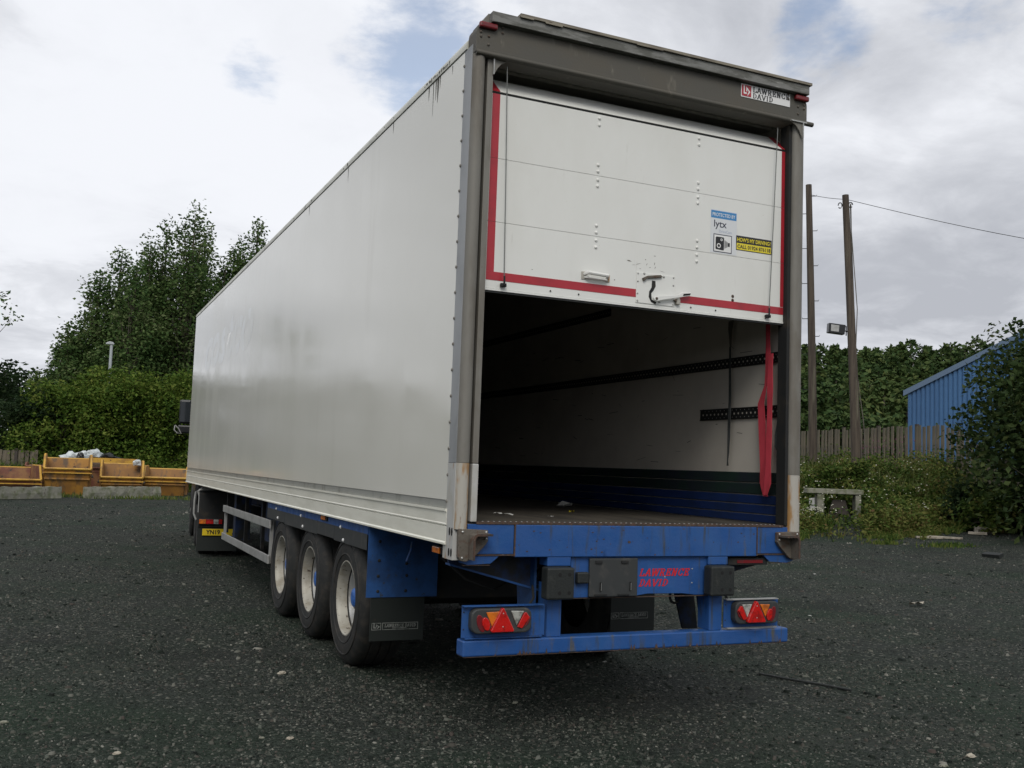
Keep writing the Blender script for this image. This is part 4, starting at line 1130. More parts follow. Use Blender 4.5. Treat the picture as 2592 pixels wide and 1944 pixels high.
scrap('paper_scrap', .76, 1.02, 1.292, .16, -1.1, 'paper', 'torn white scrap lying on the trailer floor near the open sill', 'litter', .22)
scrap('paper_scrap', 1.05, .85, 1.292, .07, .2, 'paper', 'thin white shred beside the torn scrap on the trailer floor', 'litter', .15, .004)
scrap('paper_scrap', 2.05, 2.55, 1.292, .17, .5, 'paper', 'crumpled white paper deep inside on the trailer floor', 'litter', .5, .05)
scrap('paper_scrap', 1.62, 1.6, 1.292, .06, .5, 'yellow', 'tiny yellow scrap in the middle of the trailer floor', 'litter', .5)

# ------------------------------------------------------------------ TRACTOR UNIT
TU = empty('tractor_unit', (1.27, 12.0, 0), 'black lorry tractor coupled to the front of the white trailer', 'truck', None, R(-5.0))
TO = Vector(TU.location)


def tb(name, mat, x0, x1, y0, y1, z0, z1, par=TU, **k):
    return box(name, mat, par, x0-TO.x, x1-TO.x, y0-TO.y, y1-TO.y, z0, z1, **k)


def tm(mb):
    mb.v = [tuple(Vector(p)-TO) for p in mb.v]; return mb


for sx in (0, 1):
    X = (lambda v: v) if sx == 0 else (lambda v: 2.55-v)
    xa, xb = sorted((X(.03), X(.66)))
    # rear mudguard
    pr = []
    for k in range(9):
        a = R(-8+k*20); pr.append((12.15-.66*math.cos(a), .52+.60*math.sin(a)))
    pr2 = [(12.15-.63*math.cos(R(-8+k*20)), .52+.57*math.sin(R(-8+k*20))) for k in reversed(range(9))]
    tm(MB().prism(pr+pr2, xa, xb, 'x')).build('mudguard', 'chassis', TU, smooth=True)
    tb('mudguard_back', 'chassis', xa, xb, 11.40, 11.44, .48, 1.04, bevel=.01)
    tb('mudflap', 'flap', xa, xb, 11.42, 11.43, .10, .47)
    lp = tb('tail_lamp', 'chassis', *sorted((X(.04), X(.42))), 11.36, 11.40, .525, .625, bevel=.01)
    for (a, c, mt) in ((.05, .15, 'amber'), (.155, .27, 'lampred'), (.275, .35, 'clear'), (.355, .41, 'lampred')):
        tb('lens', mt, *sorted((X(a), X(c))), 11.350, 11.359, .54, .612, par=lp, bevel=.004)
    # twin wheels
    for yc, nm in ((12.15, 0), (13.5, 1)):
        wv = bpy.data.objects.new('wheel', None); COL.objects.link(wv); wv.parent = TU; wv.location = (X(.05)-TO.x, yc-TO.y, .515)
        s_ = 1 if sx == 0 else -1
        MB().lathe([(.29, .02), (.33, .0), (.45, .004), (.50, .03), (.515, .05), (.515, .28), (.50, .30), (.40, .31), (.40, .33), (.515, .35), (.515, .58), (.49, .61), (.29, .62)], (0, 0, 0), 'x', 40, s_).build('tyre', 'rubber', wv, smooth=True)
        MB().lathe([(.29, .02), (.27, .03), (.26, .12), (.12, .10), (.11, .02), (.001, .02)], (0, 0, 0), 'x', 32, s_).build('rim', 'rimdisc', wv, smooth=True)
    # front wheel
    wv = bpy.data.objects.new('wheel', None); COL.objects.link(wv); wv.parent = TU; wv.location = (X(.03)-TO.x, 16.1-TO.y, .52)
    s_ = 1 if sx == 0 else -1
    MB().lathe([(.29, .02), (.33, .0), (.45, .004), (.50, .03), (.52, .05), (.52, .27), (.50, .30), (.29, .31)], (0, 0, 0), 'x', 40, s_).build('tyre', 'rubber', wv, smooth=True)
    MB().lathe([(.29, .02), (.27, .03), (.25, .08), (.12, .02), (.001, .0)], (0, 0, 0), 'x', 32, s_).build('rim', 'rimdisc', wv, smooth=True)
tb('chassis_rail', 'chassis', .82, .92, 11.3, 16.5, .75, 1.0); tb('chassis_rail', 'chassis', 1.63, 1.73, 11.3, 16.5, .75, 1.0)
tb('fifth_wheel', 'chassis', .8, 1.75, 11.6, 12.7, 1.02, 1.14, bevel=.02)
NP = tb('number_plate', 'plate_y', .108, .640, 11.392, 11.398, .350, .458, bevel=.003)
def ttext(s, x0, x1):
    o = text('lettering', s, 'black', NP, x0-TO.x, x1-TO.x, .366, .442, 11.390-TO.y, bold=.03)
ttext('YN19', .165, .385); ttext('A', .575, .620)
# silvery spiral lines and guard tube above the mudguard
tm(MB().tube([(.475, 11.55, 1.098), (.25, 11.50, 1.095), (.03, 11.47, 1.085), (-.03, 11.47, 1.05), (-.04, 11.47, .92), (-.04, 11.47, .70), (.0, 11.46, .60)], .016, 8)).build('guard_tube', 'alu', TU, smooth=True)
m = MB(); 
for k in range(26): m.box(.05+k*.016, .058+k*.016, 11.47, 11.53, 1.098, 1.122)
tm(m).build('spiral_line', 'alu', TU, kind='stuff')
tm(MB().tube([(.01, 11.46, 1.06), (.035, 11.45, .98), (.035, 11.45, .72)], .018, 8)).build('guard_tube', 'alu', TU, smooth=True)
# cab
cabp = [(14.55, .9), (14.55, 3.5), (14.9, 3.75), (16.3, 3.55), (16.95, 2.75), (17.1, 1.9), (17.1, .45), (16.75, .35), (15.4, .35), (15.4, .9)]
tm(MB().prism(cabp, .06, 2.49, 'x')).build('cab', 'cab', TU, bevel=.05, seg=3)
tb('side_window', 'glass', .05, .058, 15.4, 16.6, 1.95, 2.6); tb('side_window', 'glass', 2.492, 2.50, 15.4, 16.6, 1.95, 2.6)
tm(MB().prism([(17.115, 1.95), (16.97, 2.75), (16.98, 2.76), (17.125, 1.95)], .2, 2.35, 'x')).build('windscreen', 'glass', TU)
for sx in (0, 1):
    X = (lambda v: v) if sx == 0 else (lambda v: 2.55-v)
    MR = tb('mirror', 'cab', *sorted((X(-.30), X(-.06))), 16.2, 16.30, 2.30, 2.80, bevel=.04)
    tb('mirror_glass', 'glass', *sorted((X(-.28), X(-.08))), 16.192, 16.199, 2.34, 2.76, par=MR)
    m2_ = tb('mirror_arm', 'cab', *sorted((X(-.31), X(.12))), 16.2, 16.34, 2.10, 2.27, bevel=.03)
    tm(MB().tube([(X(-.37), 16.19, 2.26), (X(-.38), 16.18, 2.16), (X(-.32), 16.18, 2.10), (X(-.24), 16.18, 2.09), (X(-.30), 16.18, 2.20), (X(-.37), 16.18, 2.26)], .014, 6)).build('mirror_trim', 'alu', TU)

# ------------------------------------------------------------------ SKIPS
def gpos(u, D):
    """ground point at distance D on the bearing of photograph column u"""
    p = at(u, 1180, D); z = th1(p.x, p.y); return Vector((p.x, p.y, z))


def bearing(u):
    p = at(u, 1180, 10); return math.atan2(p.x-CAM.x, p.y-CAM.y)


def skip(u, D, W, Lg, Hf, Hs, label, body='skip', rim='skiprim', turn=0.0, zoff=0, inside='skipin', foot=.78):
    g_ = gpos(u, D)
    o = empty('skip', (g_.x, g_.y, g_.z+zoff), label, 'skip', 'yellow skips at the edge of the yard', -bearing(u)+turn)
    w, b = W/2, W/2*.92
    Lb = Lg/2*foot; Lt = Lg/2
    t_ = .035
    # shells: floor, near end, far end, two sides with high shoulders
    MB().box(-b, b, -Lb, Lb, 0, .05).build('skip_floor', inside, o)
    def wall(p, nrm, mt):
        n_ = Vector(nrm)*t_; m = MB(); k = len(p)
        m.add([tuple(q) for q in p]+[tuple(Vector(q)+n_) for q in p], [tuple(range(k)), tuple(range(2*k-1, k-1, -1))]+[(i, i+k, (i+1) % k+k, (i+1) % k) for i in range(k)])
        return m
    wall([(-b, -Lb, 0), (b, -Lb, 0), (w, -Lt, Hf), (-w, -Lt, Hf)], (0, 1, 0), 0).build('end_wall', body, o)
    wall([(-b, Lb, 0), (b, Lb, 0), (w, Lt, Hs*.9), (-w, Lt, Hs*.9)], (0, -1, 0), 0).build('end_wall', body, o)
    for s_ in (-1, 1):
        sh = [(s_*b, -Lb, 0), (s_*b, Lb, 0), (s_*w, Lt, Hs*.9), (s_*w, Lt*.72, Hs), (s_*w, -Lt*.62, Hs), (s_*w, -Lt*.94, Hf+.05), (s_*w, -Lt, Hf)]
        wall(sh, (-s_, 0, 0), 0).build('side_wall', body, o)
        m = MB().tube([(s_*(w+.01), -Lt, Hf), (s_*(w+.01), -Lt*.94, Hf+.05), (s_*(w+.01), -Lt*.62, Hs), (s_*(w+.01), Lt*.72, Hs), (s_*(w+.01), Lt, Hs*.9)], .042, 6)
        m.build('rim', rim, o)
        m = MB()
        for yy in (-.35, 0, .35): m.box(*sorted((s_*(w*.96), s_*(w+.05))), yy*Lg-.04, yy*Lg+.04, .05, Hs*.86)
        m.build('side_rib', body, o)
        for yy in (-.3, .3):
            MB().tube([(s_*w, yy*Lg, Hf*.72), (s_*(w+.12), yy*Lg, Hf*.72)], .05, 8).build('lifting_lug', 'rusty', o)
    MB().tube([(-w, -Lt-.01, Hf), (w, -Lt-.01, Hf)], .045, 6).build('rim', rim, o)
    MB().box(-w-.05, w+.05, -Lt+.0, -Lt+.05, Hf-.17, Hf-.13).build('end_rib', rim, o)
    MB().box(-w*.98, w*.98, -Lt*.93-.03, -Lt*.93+.02, Hf*.60, Hf*.66).build('end_rib', body, o)
    MB().tube([(-w, Lt, Hs*.9), (w, Lt, Hs*.9)], .04, 6).build('rim', rim, o)
    return o


skip(172, 42.6, 1.60, 3.0, 1.0, 1.52, 'large mud stained yellow skip between the two concrete blocks')
skip(310, 43.4, 1.52, 2.7, .72, 1.36, 'rust spotted yellow skip behind the longer concrete block')
skip(424, 44.0, 1.62, 2.6, .72, 1.16, 'clean orange yellow skip with low front closest to the lorry', turn=-.05)
skip(34, 42.2, 1.60, 2.6, .55, 1.06, 'low dull yellow skip behind the left concrete block at the fence side', body='skipdull', turn=.12)
skip(-90, 42.5, 1.9, 2.8, .8, 1.15, 'yellow skip beyond the left edge, next to the low dull one', turn=.1)
BG = skip(216, 46.6, 4.5, 2.0, .98, 1.10, 'wide rust brown skip heaped with rubbish behind the others', body='skipdull', rim='skipdull', foot=.9)
gp = BG.location

def crumple(name, c, r, n, mat, label, cat, amp=.35, seed=0):
    bm = bmesh.new(); bmesh.ops.create_icosphere(bm, subdivisions=3, radius=1)
    import mathutils.noise as mn
    for v in bm.verts:
        k = mn.noise(v.co*1.7+Vector((seed, 3, 1)))+.5*mn.noise(v.co*4.1+Vector((seed, 1, 9)))
        v.co = v.co*(1+amp*k)
        v.co = Vector((v.co.x*r[0], v.co.y*r[1], max(v.co.z, -.35)*r[2]))
    me = bpy.data.meshes.new(name); bm.to_mesh(me); bm.free(); me.materials.append(MT[mat])
    o = bpy.data.objects.new(name, me); COL.objects.link(o); o.location = c
    return tag(o, label, cat)


def near(u, v, D): return at(u, v, D)


crumple('junk_heap', near(210, 1192, 46.6), (1.9, .8, .45), 0, 'skipin', 'brown heap of rubbish filling the wide skip', 'rubbish', .4, 2)
crumple('plastic_sheet', near(178, 1166, 46.3), (.42, .3, .28), 0, 'tarp', 'lower crumpled white plastic sheet on the rubbish heap, left of the others', 'sheet', .7, 5)
crumple('plastic_sheet', near(208, 1163, 46.4), (.40, .3, .34), 0, 'tarp', 'middle crumpled white plastic sheet on the rubbish heap', 'sheet', .7, 11)
crumple('plastic_sheet', near(238, 1152, 46.5), (.34, .3, .26), 0, 'tarp', 'round topmost white plastic sheet on the rubbish heap', 'sheet', .35, 7)
crumple('refuse_sack', near(270, 1160, 46.5), (.40, .3, .22), 0, 'sack', 'black refuse sack on the rubbish right of the white sheets', 'sack', .4, 9)
crumple('refuse_sack', near(203, 1158, 45.9), (.14, .15, .20), 0, 'sack', 'small black sack wedged between the white sheets', 'sack', .4, 4)
crumple('refuse_sack', near(296, 1164, 46.5), (.25, .2, .12), 0, 'sack', 'flat dark sack at the right end of the rubbish heap', 'sack', .5, 14)
crumple('white_bundle', near(346, 1174, 44.4), (.16, .16, .2), 0, 'tarp', 'small white bundle on the corner of the rust spotted skip', 'bundle', .4, 21)
fl = MB().prism([(-1.0, 0), (.9, 0), (1.0, .2), (-.9, .2)], 0, .05).build('yellow_skip_flap', 'skiprim')
fl.location = near(283, 1172, 45.2); fl.rotation_euler = (0, 0, -bearing(283)); tag(fl, 'bright yellow steel flap lying across the heaped skip', 'skip flap')

# concrete blocks in front of the skips ----------------------------------
def rough_block(name, p, q, w, h, label):
    p, q = Vector(p), Vector(q); d = (q-p); Lh = d.length
    bm = bmesh.new(); n = 14
    rings = []
    for i_ in range(n+1):
        y = Lh*i_/n; j = lambda a=.018: rnd.uniform(-a, a)
        ring = [(0+j(), y, 0), (w+j(), y, 0), (w+j(), y, h*.5+j()), (w-.03+j(), y, h+j()), (w*.5+j(), y, h+j(.012)), (.03+j(), y, h+j()), (0+j(), y, h*.5+j())]
        rings.append([bm.verts.new(c) for c in ring])
    for a, b_ in zip(rings[:-1], rings[1:]):
        for k in range(7): bm.faces.new((a[k], a[(k+1) % 7], b_[(k+1) % 7], b_[k]))
    bm.faces.new(rings[0]); bm.faces.new(rings[-1])
    bmesh.ops.recalc_face_normals(bm, faces=bm.faces)
    me = bpy.data.meshes.new(name); bm.to_mesh(me); bm.free(); me.materials.append(MT['concrete'])
    o = bpy.data.objects.new(name, me); COL.objects.link(o); o.location = (p.x, p.y, th1(p.x, p.y)-.02)
    o.rotation_euler = (0, 0, math.atan2(d.y, d.x)-math.pi/2)
    return tag(o, label, 'concrete block', 'concrete blocks edging the yard')


rough_block('concrete_block', (-4.9, 30.6, 0), (-2.28, 33.1, 0), .4, .39, 'flaking mossy concrete block in front of the low dull skip')
rough_block('concrete_block', (-1.32, 33.6, 0), (1.25, 35.7, 0), .4, .43, 'grey concrete block in front of the rust spotted skip')

# ------------------------------------------------------------------ VEGETATION
def tree(name, base, h, crown, mat, n, lsize, label, cat, group=None, trunk_r=.14, lean=(0, 0), stems=1, bark='bark'):
    """crown: list of (x, y, z, rx, ry, rz) clumps relative to the base"""
    o = empty(name, base, label, cat, group)
    m = MB()
    top = Vector((lean[0], lean[1], h))
    trunk_pts = [Vector((0, 0, -.3)), Vector((lean[0]*.2, lean[1]*.2, h*.3)), Vector((lean[0]*.55, lean[1]*.55, h*.65)), top*.97]
    m.tube(trunk_pts, trunk_r, 7, trunk_r*.15)
    for c in crown:
        cz = max(.3, c[2]-c[5]*1.2-.25*h*.3)
        f = min(cz/h, .95); s_ = Vector((lean[0]*f, lean[1]*f, h*f*.9))
        e_ = Vector((c[0], c[1], c[2]))
        if (e_-s_).length > .3: m.tube([s_, (s_+e_)/2+Vector((0, 0, .1)), e_], trunk_r*.32, 5, trunk_r*.06)
    m.build('trunk', bark, o)
    vol = np.array([c[3]*c[4]+c[4]*c[5]+c[3]*c[5] for c in crown]); vol /= vol.sum()
    P = []
    for c, f in zip(crown, vol):
        k = max(12, int(n*f)); q = clump_points(c[:3], c[3:], k)
        P.append(q)
    P = np.concatenate(P)
    P = P+rng.normal(size=P.shape)*lsize*.6
    P = P[P[:, 2] > .05]
    V_, F_ = leaves_at(P, lsize, droop=.1)
    nmesh('crown', V_, F_, LF[mat], o)
    return o


def poplar(u, vtop, D, wid, n, label, h_low=1.5, mat='poplar', group='trees behind the hedge', leanx=None):
    b = gpos(u, D); zt = at(u, vtop, D).z; wid *= 1.45; n = int(n*2.9)
    h = zt-b.z
    cr = []
    lx = rnd.uniform(-.2, .5) if leanx is None else leanx
    br = bearing(u); ax = Vector((math.cos(br), -math.sin(br)))    # sideways
    levels = int(h/.55)
    for i_ in range(levels):
        f = i_/(levels-1); z = h_low+(h-h_low)*f
        r = wid*(min(1, .5+f*1.9) if f < .26 else (1-((f-.26)/.74)**2.5)*.90+.05)
        k = 5 if f < .7 else (3 if f < .9 else 1)
        for _ in range(k):
            a = rnd.uniform(0, 6.28); q = r*rnd.uniform(.2, 1.0) if k > 1 else .05
            s_ = 1.0*(1-.50*f)*rnd.uniform(.7, 1.25)
            px = math.cos(a)*q+lx*f; py = math.sin(a)*q
            cr.append((px*ax.x-py*ax.y*-1, px*ax.y+py*ax.x, min(z+rnd.uniform(-.4, .4), h-.25), s_, s_, s_*1.5))
    for _ in range(5):  # pointed shoots round the top
        a = rnd.uniform(0, 6.28); f = rnd.uniform(.6, .92); q = wid*(1-f)*1.5
        cr.append((math.cos(a)*q+lx*f, math.sin(a)*q, h*f+.5, .22, .22, .85))
    cr.append((lx, 0, h-.35, .16, .16, .55))
    return tree('poplar', b, h, cr, mat, n, .20, label, 'tree', group, .15, (lx*ax.x, lx*ax.y))


pop = [(158, 830, 54, 1.15, 3600, 'short outermost tree at the left edge of the tall group'),
       (205, 698, 55, 1.2, 4800, 'second tree from the left in the tall group'),
       (250, 632, 56, 1.2, 5200, 'tree with a lone pointed top left of the group middle'),
       (292, 664, 53, 1.2, 4800, 'bushy tree directly above the lamp column'),
       (340, 606, 56, 1.3, 5400, 'round shouldered tree left of the tallest tree'),
       (392, 566, 57, 1.2, 5600, 'narrow tree just left of the tallest tree top'),
       (445, 527, 55, 1.35, 6600, 'tallest tree of the group with a tapering top'),
       (484, 572, 58, 1.1, 5200, 'tree leaning against the right side of the tallest one'),
       (525, 655, 56, 1.2, 4800, 'lower tree filling the gap right of the tallest'),
       (572, 630, 57, 1.15, 5600, 'slim tree behind the trailer roof edge, left of the last top'),
       (612, 556, 56, 1.55, 8200, 'separate pointed tree rising just above the trailer roof edge'),
       (655, 660, 58, 1.2, 3600, 'tree mostly hidden behind the trailer roof')]
for a in pop: poplar(a[0], a[1], a[2]+3, a[3], a[4], a[5])


def bush(name, u, D, w, d, h, n, mat, lsize, label, cat, group=None, zadd=0.0, k=26, base=None, br=None):
    b = base if base is not None else gpos(u, D)
    br = bearing(u) if br is None else br
    ax = (math.cos(br), -math.sin(br))
    cr = []
    for _ in range(k):
        a = rnd.uniform(-1, 1); q = rnd.uniform(-1, 1); f = rnd.random()**.8
        lim = math.sqrt(max(0, 1-f*f*.8))
        px, py = a*w/2*lim*.85, q*d/2*lim
        s_ = rnd.uniform(.4, .8)*h*.2
        cr.append((px*ax[0]+py*-ax[1], px*ax[1]+py*ax[0], max(s_*.6, f*h-s_*.8), s_*1.3, s_*1.3, s_))
    return tree(name, Vector((b.x, b.y, b.z+zadd)), h*.6, cr, mat, n, lsize, label, cat, group, .07)


hd = [(60, 52, 5.2, 4.0, 4.7, '', 'dim green shrub at the left end of the hedge behind the plank fence'),
      (150, 51, 5.0, 3.6, 5.3, '', 'broad hedge shrub behind the heaped skip, left of the lamp column'),
      (235, 51, 4.8, 3.6, 5.8, '', 'tall hedge shrub at the foot of the lamp column'),
      (318, 50.5, 4.8, 3.4, 5.7, '', 'hedge shrub above the rust spotted skip'),
      (400, 51, 4.8, 3.6, 5.7, '', 'hedge shrub above the orange yellow skip'),
      (480, 52, 4.8, 3.6, 5.7, '', 'hedge shrub next to the cab mirror')]
for i_, (u, D, w_, d_, h_, _, lab) in enumerate(hd):
    bush('hedge_shrub', u, D, w_, d_, h_, 13000, 'dark' if i_ == 0 else 'hedge', .17, lab, 'shrub', 'hedge of shrubs behind the skips', k=46)
# distant dark wood left, and the belt that closes the yard out of frame
for (u, D, h_, lab) in ((-60, 66, 5.8, 'distant dark tree at the far left edge'), (40, 70, 6.0, 'distant dark tree left of the tall group, behind the fence'), (110, 72, 5.6, 'distant dark tree seen between fence shrub and tall group')):
    bush('background_tree', u, D, 7, 5, h_, 5000, 'dark', .28, lab, 'tree', 'distant trees at the left', k=30)


def belt(name, spots, mat, lsize, per, label, cat='trees'):
    P = []
    for (x, y, h_, r_) in spots:
        z = th1(x, y); k = int(per)
        f = rng.random(k)
        lim = np.sqrt(np.clip(1-f**2*.85, 0, 1))*r_
        a = rng.uniform(0, 6.28, k); q = lim*(.55+.45*rng.random(k)**.5)
        lump = 1+.25*np.sin(a*3+x)+.2*np.sin(f*9+y)
        P.append(np.stack([x+np.cos(a)*q*lump, y+np.sin(a)*q*lump, z+f*h_*(1+.1*np.sin(a*2+y))], 1))
    P = np.concatenate(P)
    V_, F_ = leaves_at(P, lsize, droop=.1)
    o = nmesh(name, V_, F_, LF[mat])
    return tag(o, label, cat, kind='stuff')


sp_ = []
for k in range(46):
    th = R(-7-k*3.6); D = 58+rnd.uniform(-5, 8)
    sp_.append((CAM.x+D*math.sin(th), CAM.y+D*math.cos(th), rnd.uniform(3.6, 6.2), 3.3))
for k in range(22):
    th = R(62+k*5.5); D = 64+rnd.uniform(-5, 8)
    sp_.append((CAM.x+D*math.sin(th), CAM.y+D*math.cos(th), rnd.uniform(4.0, 7.0), 3.8))
belt('treeline', sp_, 'dark', .55, 1500, 'dark belt of trees closing the yard beyond the left edge')

# conifer wood on the rise to the right ------------------------------------
P = []; N_ = 0; pts_tr = []
wood_trunks = MB()
for row, (D, hh_, cnt) in enumerate(((64, 8.0, 30), (72, 9.5, 30), (80, 11.0, 32), (88, 11.8, 34), (97, 12.2, 38), (106, 12.6, 40))):
    for k in range(cnt):
        thd = 34+(k+rnd.uniform(-.4, .4))*(30/cnt); th = R(thd); Dk = D+rnd.uniform(-3, 3)
        x, y = CAM.x+Dk*math.sin(th), CAM.y+Dk*math.cos(th); z = th1(x, y)
        # the skyline stays nearly level, dipping a little
        zt = 1.63+Dk*(.128 if row > 3 else .128*(Dk/100)**.75)+rnd.uniform(-.7, .6)
        h_ = max(3.5, zt-z); r_ = rnd.uniform(1.5, 2.3); m_ = 950
        f = rng.random(m_)**.85
        a = rng.uniform(0, 6.28, m_); tiers = .8+.28*np.sin(f*22+rnd.uniform(0, 6))
        q = r_*(np.clip(1-f, 0, 1)**.62 if rnd.random() < .45 else 1.15*np.sqrt(np.clip(1-f**2.2, 0, 1)))*(tiers if k % 2 else 1)*(.45+.55*rng.random(m_)**.5)*(1+.22*np.sin(a*3+k))
        P.append(np.stack([x+np.cos(a)*q, y+np.sin(a)*q, z+f*h_-.25*q], 1))
        wood_trunks.tube([(x, y, z-.3), (x, y, z+h_*.95)], .14, 5, .03)
P = np.concatenate(P); V_, F_ = leaves_at(P, .40, droop=.15, asp=.6)
wd = nmesh('conifer_wood', V_, F_, LF['pine']); tag(wd, 'dense conifer wood on the rise beyond the fence', 'wood', kind='stuff')
wt_ = wood_trunks.build('wood_trunks', 'bark'); tag(wt_, 'thin trunks inside the conifer wood', 'trunks', kind='stuff')

# bushy scrub between wood and fence
for (u, D, w_, h_, lab) in ((2060, 53, 5, 3.1, 'mid green scrub bush behind the left pole'), (2150, 54, 5.5, 3.2, 'scrub bush behind the pole with the floodlight'), (2240, 54, 5, 2.9, 'scrub bush left of the blue shed')):
    bush('scrub_bush', u, D, w_, 3.5, h_, 5200, 'pine', .3, lab, 'bush', 'scrub bushes behind the right fence', k=34)

# right dark bush by the shed ----------------------------------------------
bush('dark_bush', 2662, 32.5, 4.9, 4.0, 6.1, 19000, 'rbush', .17, 'big dark bush at the right edge in front of the blue shed', 'bush', k=80)
bush('dark_bush', 2740, 30, 4.5, 4, 6.0, 9000, 'rbush', .19, 'big dark bush beyond the right edge of the view', 'bush', k=50)
bush('low_shrub', 2455, 32.0, 1.6, 1.2, 1.25, 2600, 'dark', .15, 'low dark leaved shrub at the foot of the plank fence', 'bush', k=24)
bush('low_shrub', 2500, 31.2, 1.9, 1.4, 1.15, 3200, 'weed', .13, 'low pale green shrub in front of the dark bush', 'bush', k=24)
bush('low_shrub', 2560, 31.5, 1.8, 1.4, 1.0, 2600, 'dark', .14, 'low shrub at the right edge under the dark bush', 'bush', k=24)
# twigs reaching in at the left edge
tw = gpos(-84, 33)
tree('young_tree', tw, 6.6, [(.50, .2, 6.1, .30, .3, .30), (.85, .2, 5.55, .22, .2, .22), (.2, .1, 5.5, .3, .3, .5), (-.4, 0, 5.4, .6, .6, .8), (-.3, 0, 4.2, .5, .5, .7), (.1, 0, 3.2, .4, .4, .6)], 'poplar', 900, .13, 'thin young tree whose leafy twigs reach in at the left edge', 'tree', None, .06, (.2, 0))


# weeds, grass ---------------------------------------------------------------
def clear_bench(x, y):
    th = np.degrees(np.arctan2(x-CAM.x, y-CAM.y)); D = np.hypot(x-CAM.x, y-CAM.y)
    k = ~((th > 40.9) & (th < 43.9) & (D < 30.9) & (rng.random(len(x)) < .93))
    return x[k], y[k]


def weeds(name, n, fn, hmin, hmax, mat, lsize, label, per=9, stalk=True):
    """stems with leaves: fn(k) gives x, y arrays"""
    x, y = fn(n); x, y = clear_bench(x, y); z = terrain_h(x, y); h_ = hmin+(hmax-hmin)*rng.random(len(x))**1.6
    lumps = .65+.6*np.clip(.5+.5*np.sin(x*1.7+1.2*np.sin(y*1.3))+.3*np.sin(y*3.1+x), 0, 1.3)
    h_ = h_*lumps
    lean_ = rng.normal(size=(len(x), 2))*.18
    f = rng.random((len(x), per))**.8
    P_ = np.stack([x[:, None]+lean_[:, :1]*f*h_[:, None]+rng.normal(size=f.shape)*.07, y[:, None]+lean_[:, 1:]*f*h_[:, None]+rng.normal(size=f.shape)*.07, z[:, None]+f*h_[:, None]], -1).reshape(-1, 3)
    V_, F_ = leaves_at(P_, lsize)
    return tag(nmesh(name, V_, F_, LF[mat]), label, 'plants', kind='stuff')


def blades(name, x, y, h_, mat, label, wd_=.012):
    n = len(x); z = terrain_h(x, y)-.02
    a = rng.uniform(0, 6.28, n); ln = rng.normal(size=(n, 2))*.28
    s_ = np.stack([np.cos(a), np.sin(a), a*0], 1)*wd_*(1+h_[:, None])
    b_ = np.stack([x, y, z], 1); mid = b_+np.stack([ln[:, 0]*h_*.35, ln[:, 1]*h_*.35, h_*.6], 1); tp = b_+np.stack([ln[:, 0]*h_, ln[:, 1]*h_, h_], 1)
    V_ = np.stack([b_-s_, b_+s_, mid+s_*.8, mid-s_*.8, tp], 1).reshape(-1, 3); i = np.arange(n)*5
    F_ = np.stack([np.stack([i, i+1, i+2], 1), np.stack([i, i+2, i+3], 1), np.stack([i+3, i+2, i+4], 1)], 1).reshape(-1, 3)
    return tag(nmesh(name, V_, F_, LF[mat]), label, 'grass', kind='stuff')


def edgeD(th): return np.interp(th, [-180, -12, 10, 30, 40.7, 44, 47.5, 51.4, 60, 180], [58, 54, 48.5, 35, 27.6, 28, 30.3, 37, 40, 60])


def band(t0, t1, d0, d1, pw=1.0):
    def fn(n):
        th = rng.uniform(t0, t1, n); D = edgeD(th)+d0+(d1-d0)*rng.random(n)**pw+.5*np.sin(th*4)+.3*np.sin(th*11)
        return CAM.x+D*np.sin(np.radians(th)), CAM.y+D*np.cos(np.radians(th))
    return fn


weeds('weeds', 15000, band(34, 50, .3, 9, .9), .15, .85, 'weed', .11, 'tangle of green and yellowing weeds in front of the plank fence', 10)
weeds('weeds', 2500, band(50, 58, .3, 5, .9), .2, .9, 'weed', .10, 'weeds beyond the dark bush', 9)
x, y = band(34, 47, 4, 9, .9)(5500); blades('grass', x, y, .25+.7*rng.random(5500)**2, 'grass', 'long grass and seed heads among the weeds')
x, y = clear_bench(*band(39, 49, -.9, .6, 1)(2600)); blades('grass', x, y, .06+.16*rng.random(len(x)), 'weed', 'low green edge of grass where the gravel starts', .012)
weeds('weeds', 900, band(39, 49, -.7, .5, 1), .04, .22, 'weed', .07, 'creeping weeds on the gravel edge', 5)
# left bank behind skips
def bandL(n):
    th = rng.uniform(-9, 9.5, n); D = rng.uniform(47.6, 50.0, n)
    return CAM.x+D*np.sin(np.radians(th)), CAM.y+D*np.cos(np.radians(th))
weeds('weeds', 6500, bandL, .3, 1.35, 'hedge', .13, 'rank green weeds between the skips and the hedge', 10)
x, y = bandL(6000); blades('grass', x, y, .4+.9*rng.random(6000), 'weed', 'tall grass between the skips and the hedge', .016)
def bandF(n):
    th = rng.uniform(-5, 8, n); D = rng.uniform(38.6, 41.0, n)
    return CAM.x+D*np.sin(np.radians(th)), CAM.y+D*np.cos(np.radians(th))
x, y = bandF(1500); blades('grass', x, y, .05+.14*rng.random(1500), 'weed', 'thin grass growing round the concrete blocks', .014)
# tufts on the yard
for (px_, py_, r_, n_, lab) in ((2240, 26.8, .5, 260, 'small grass tuft on the gravel below the weeds'), (2400, 26.9, .7, 420, 'flat weed patch on the gravel below the pale planks')):
    c_ = gpos(px_, py_); x = c_.x+rng.normal(size=n_)*r_*.5; y = c_.y+rng.normal(size=n_)*r_*.3
    blades('grass_tuft', x, y, .04+.10*rng.random(n_), 'weed', lab, .012)

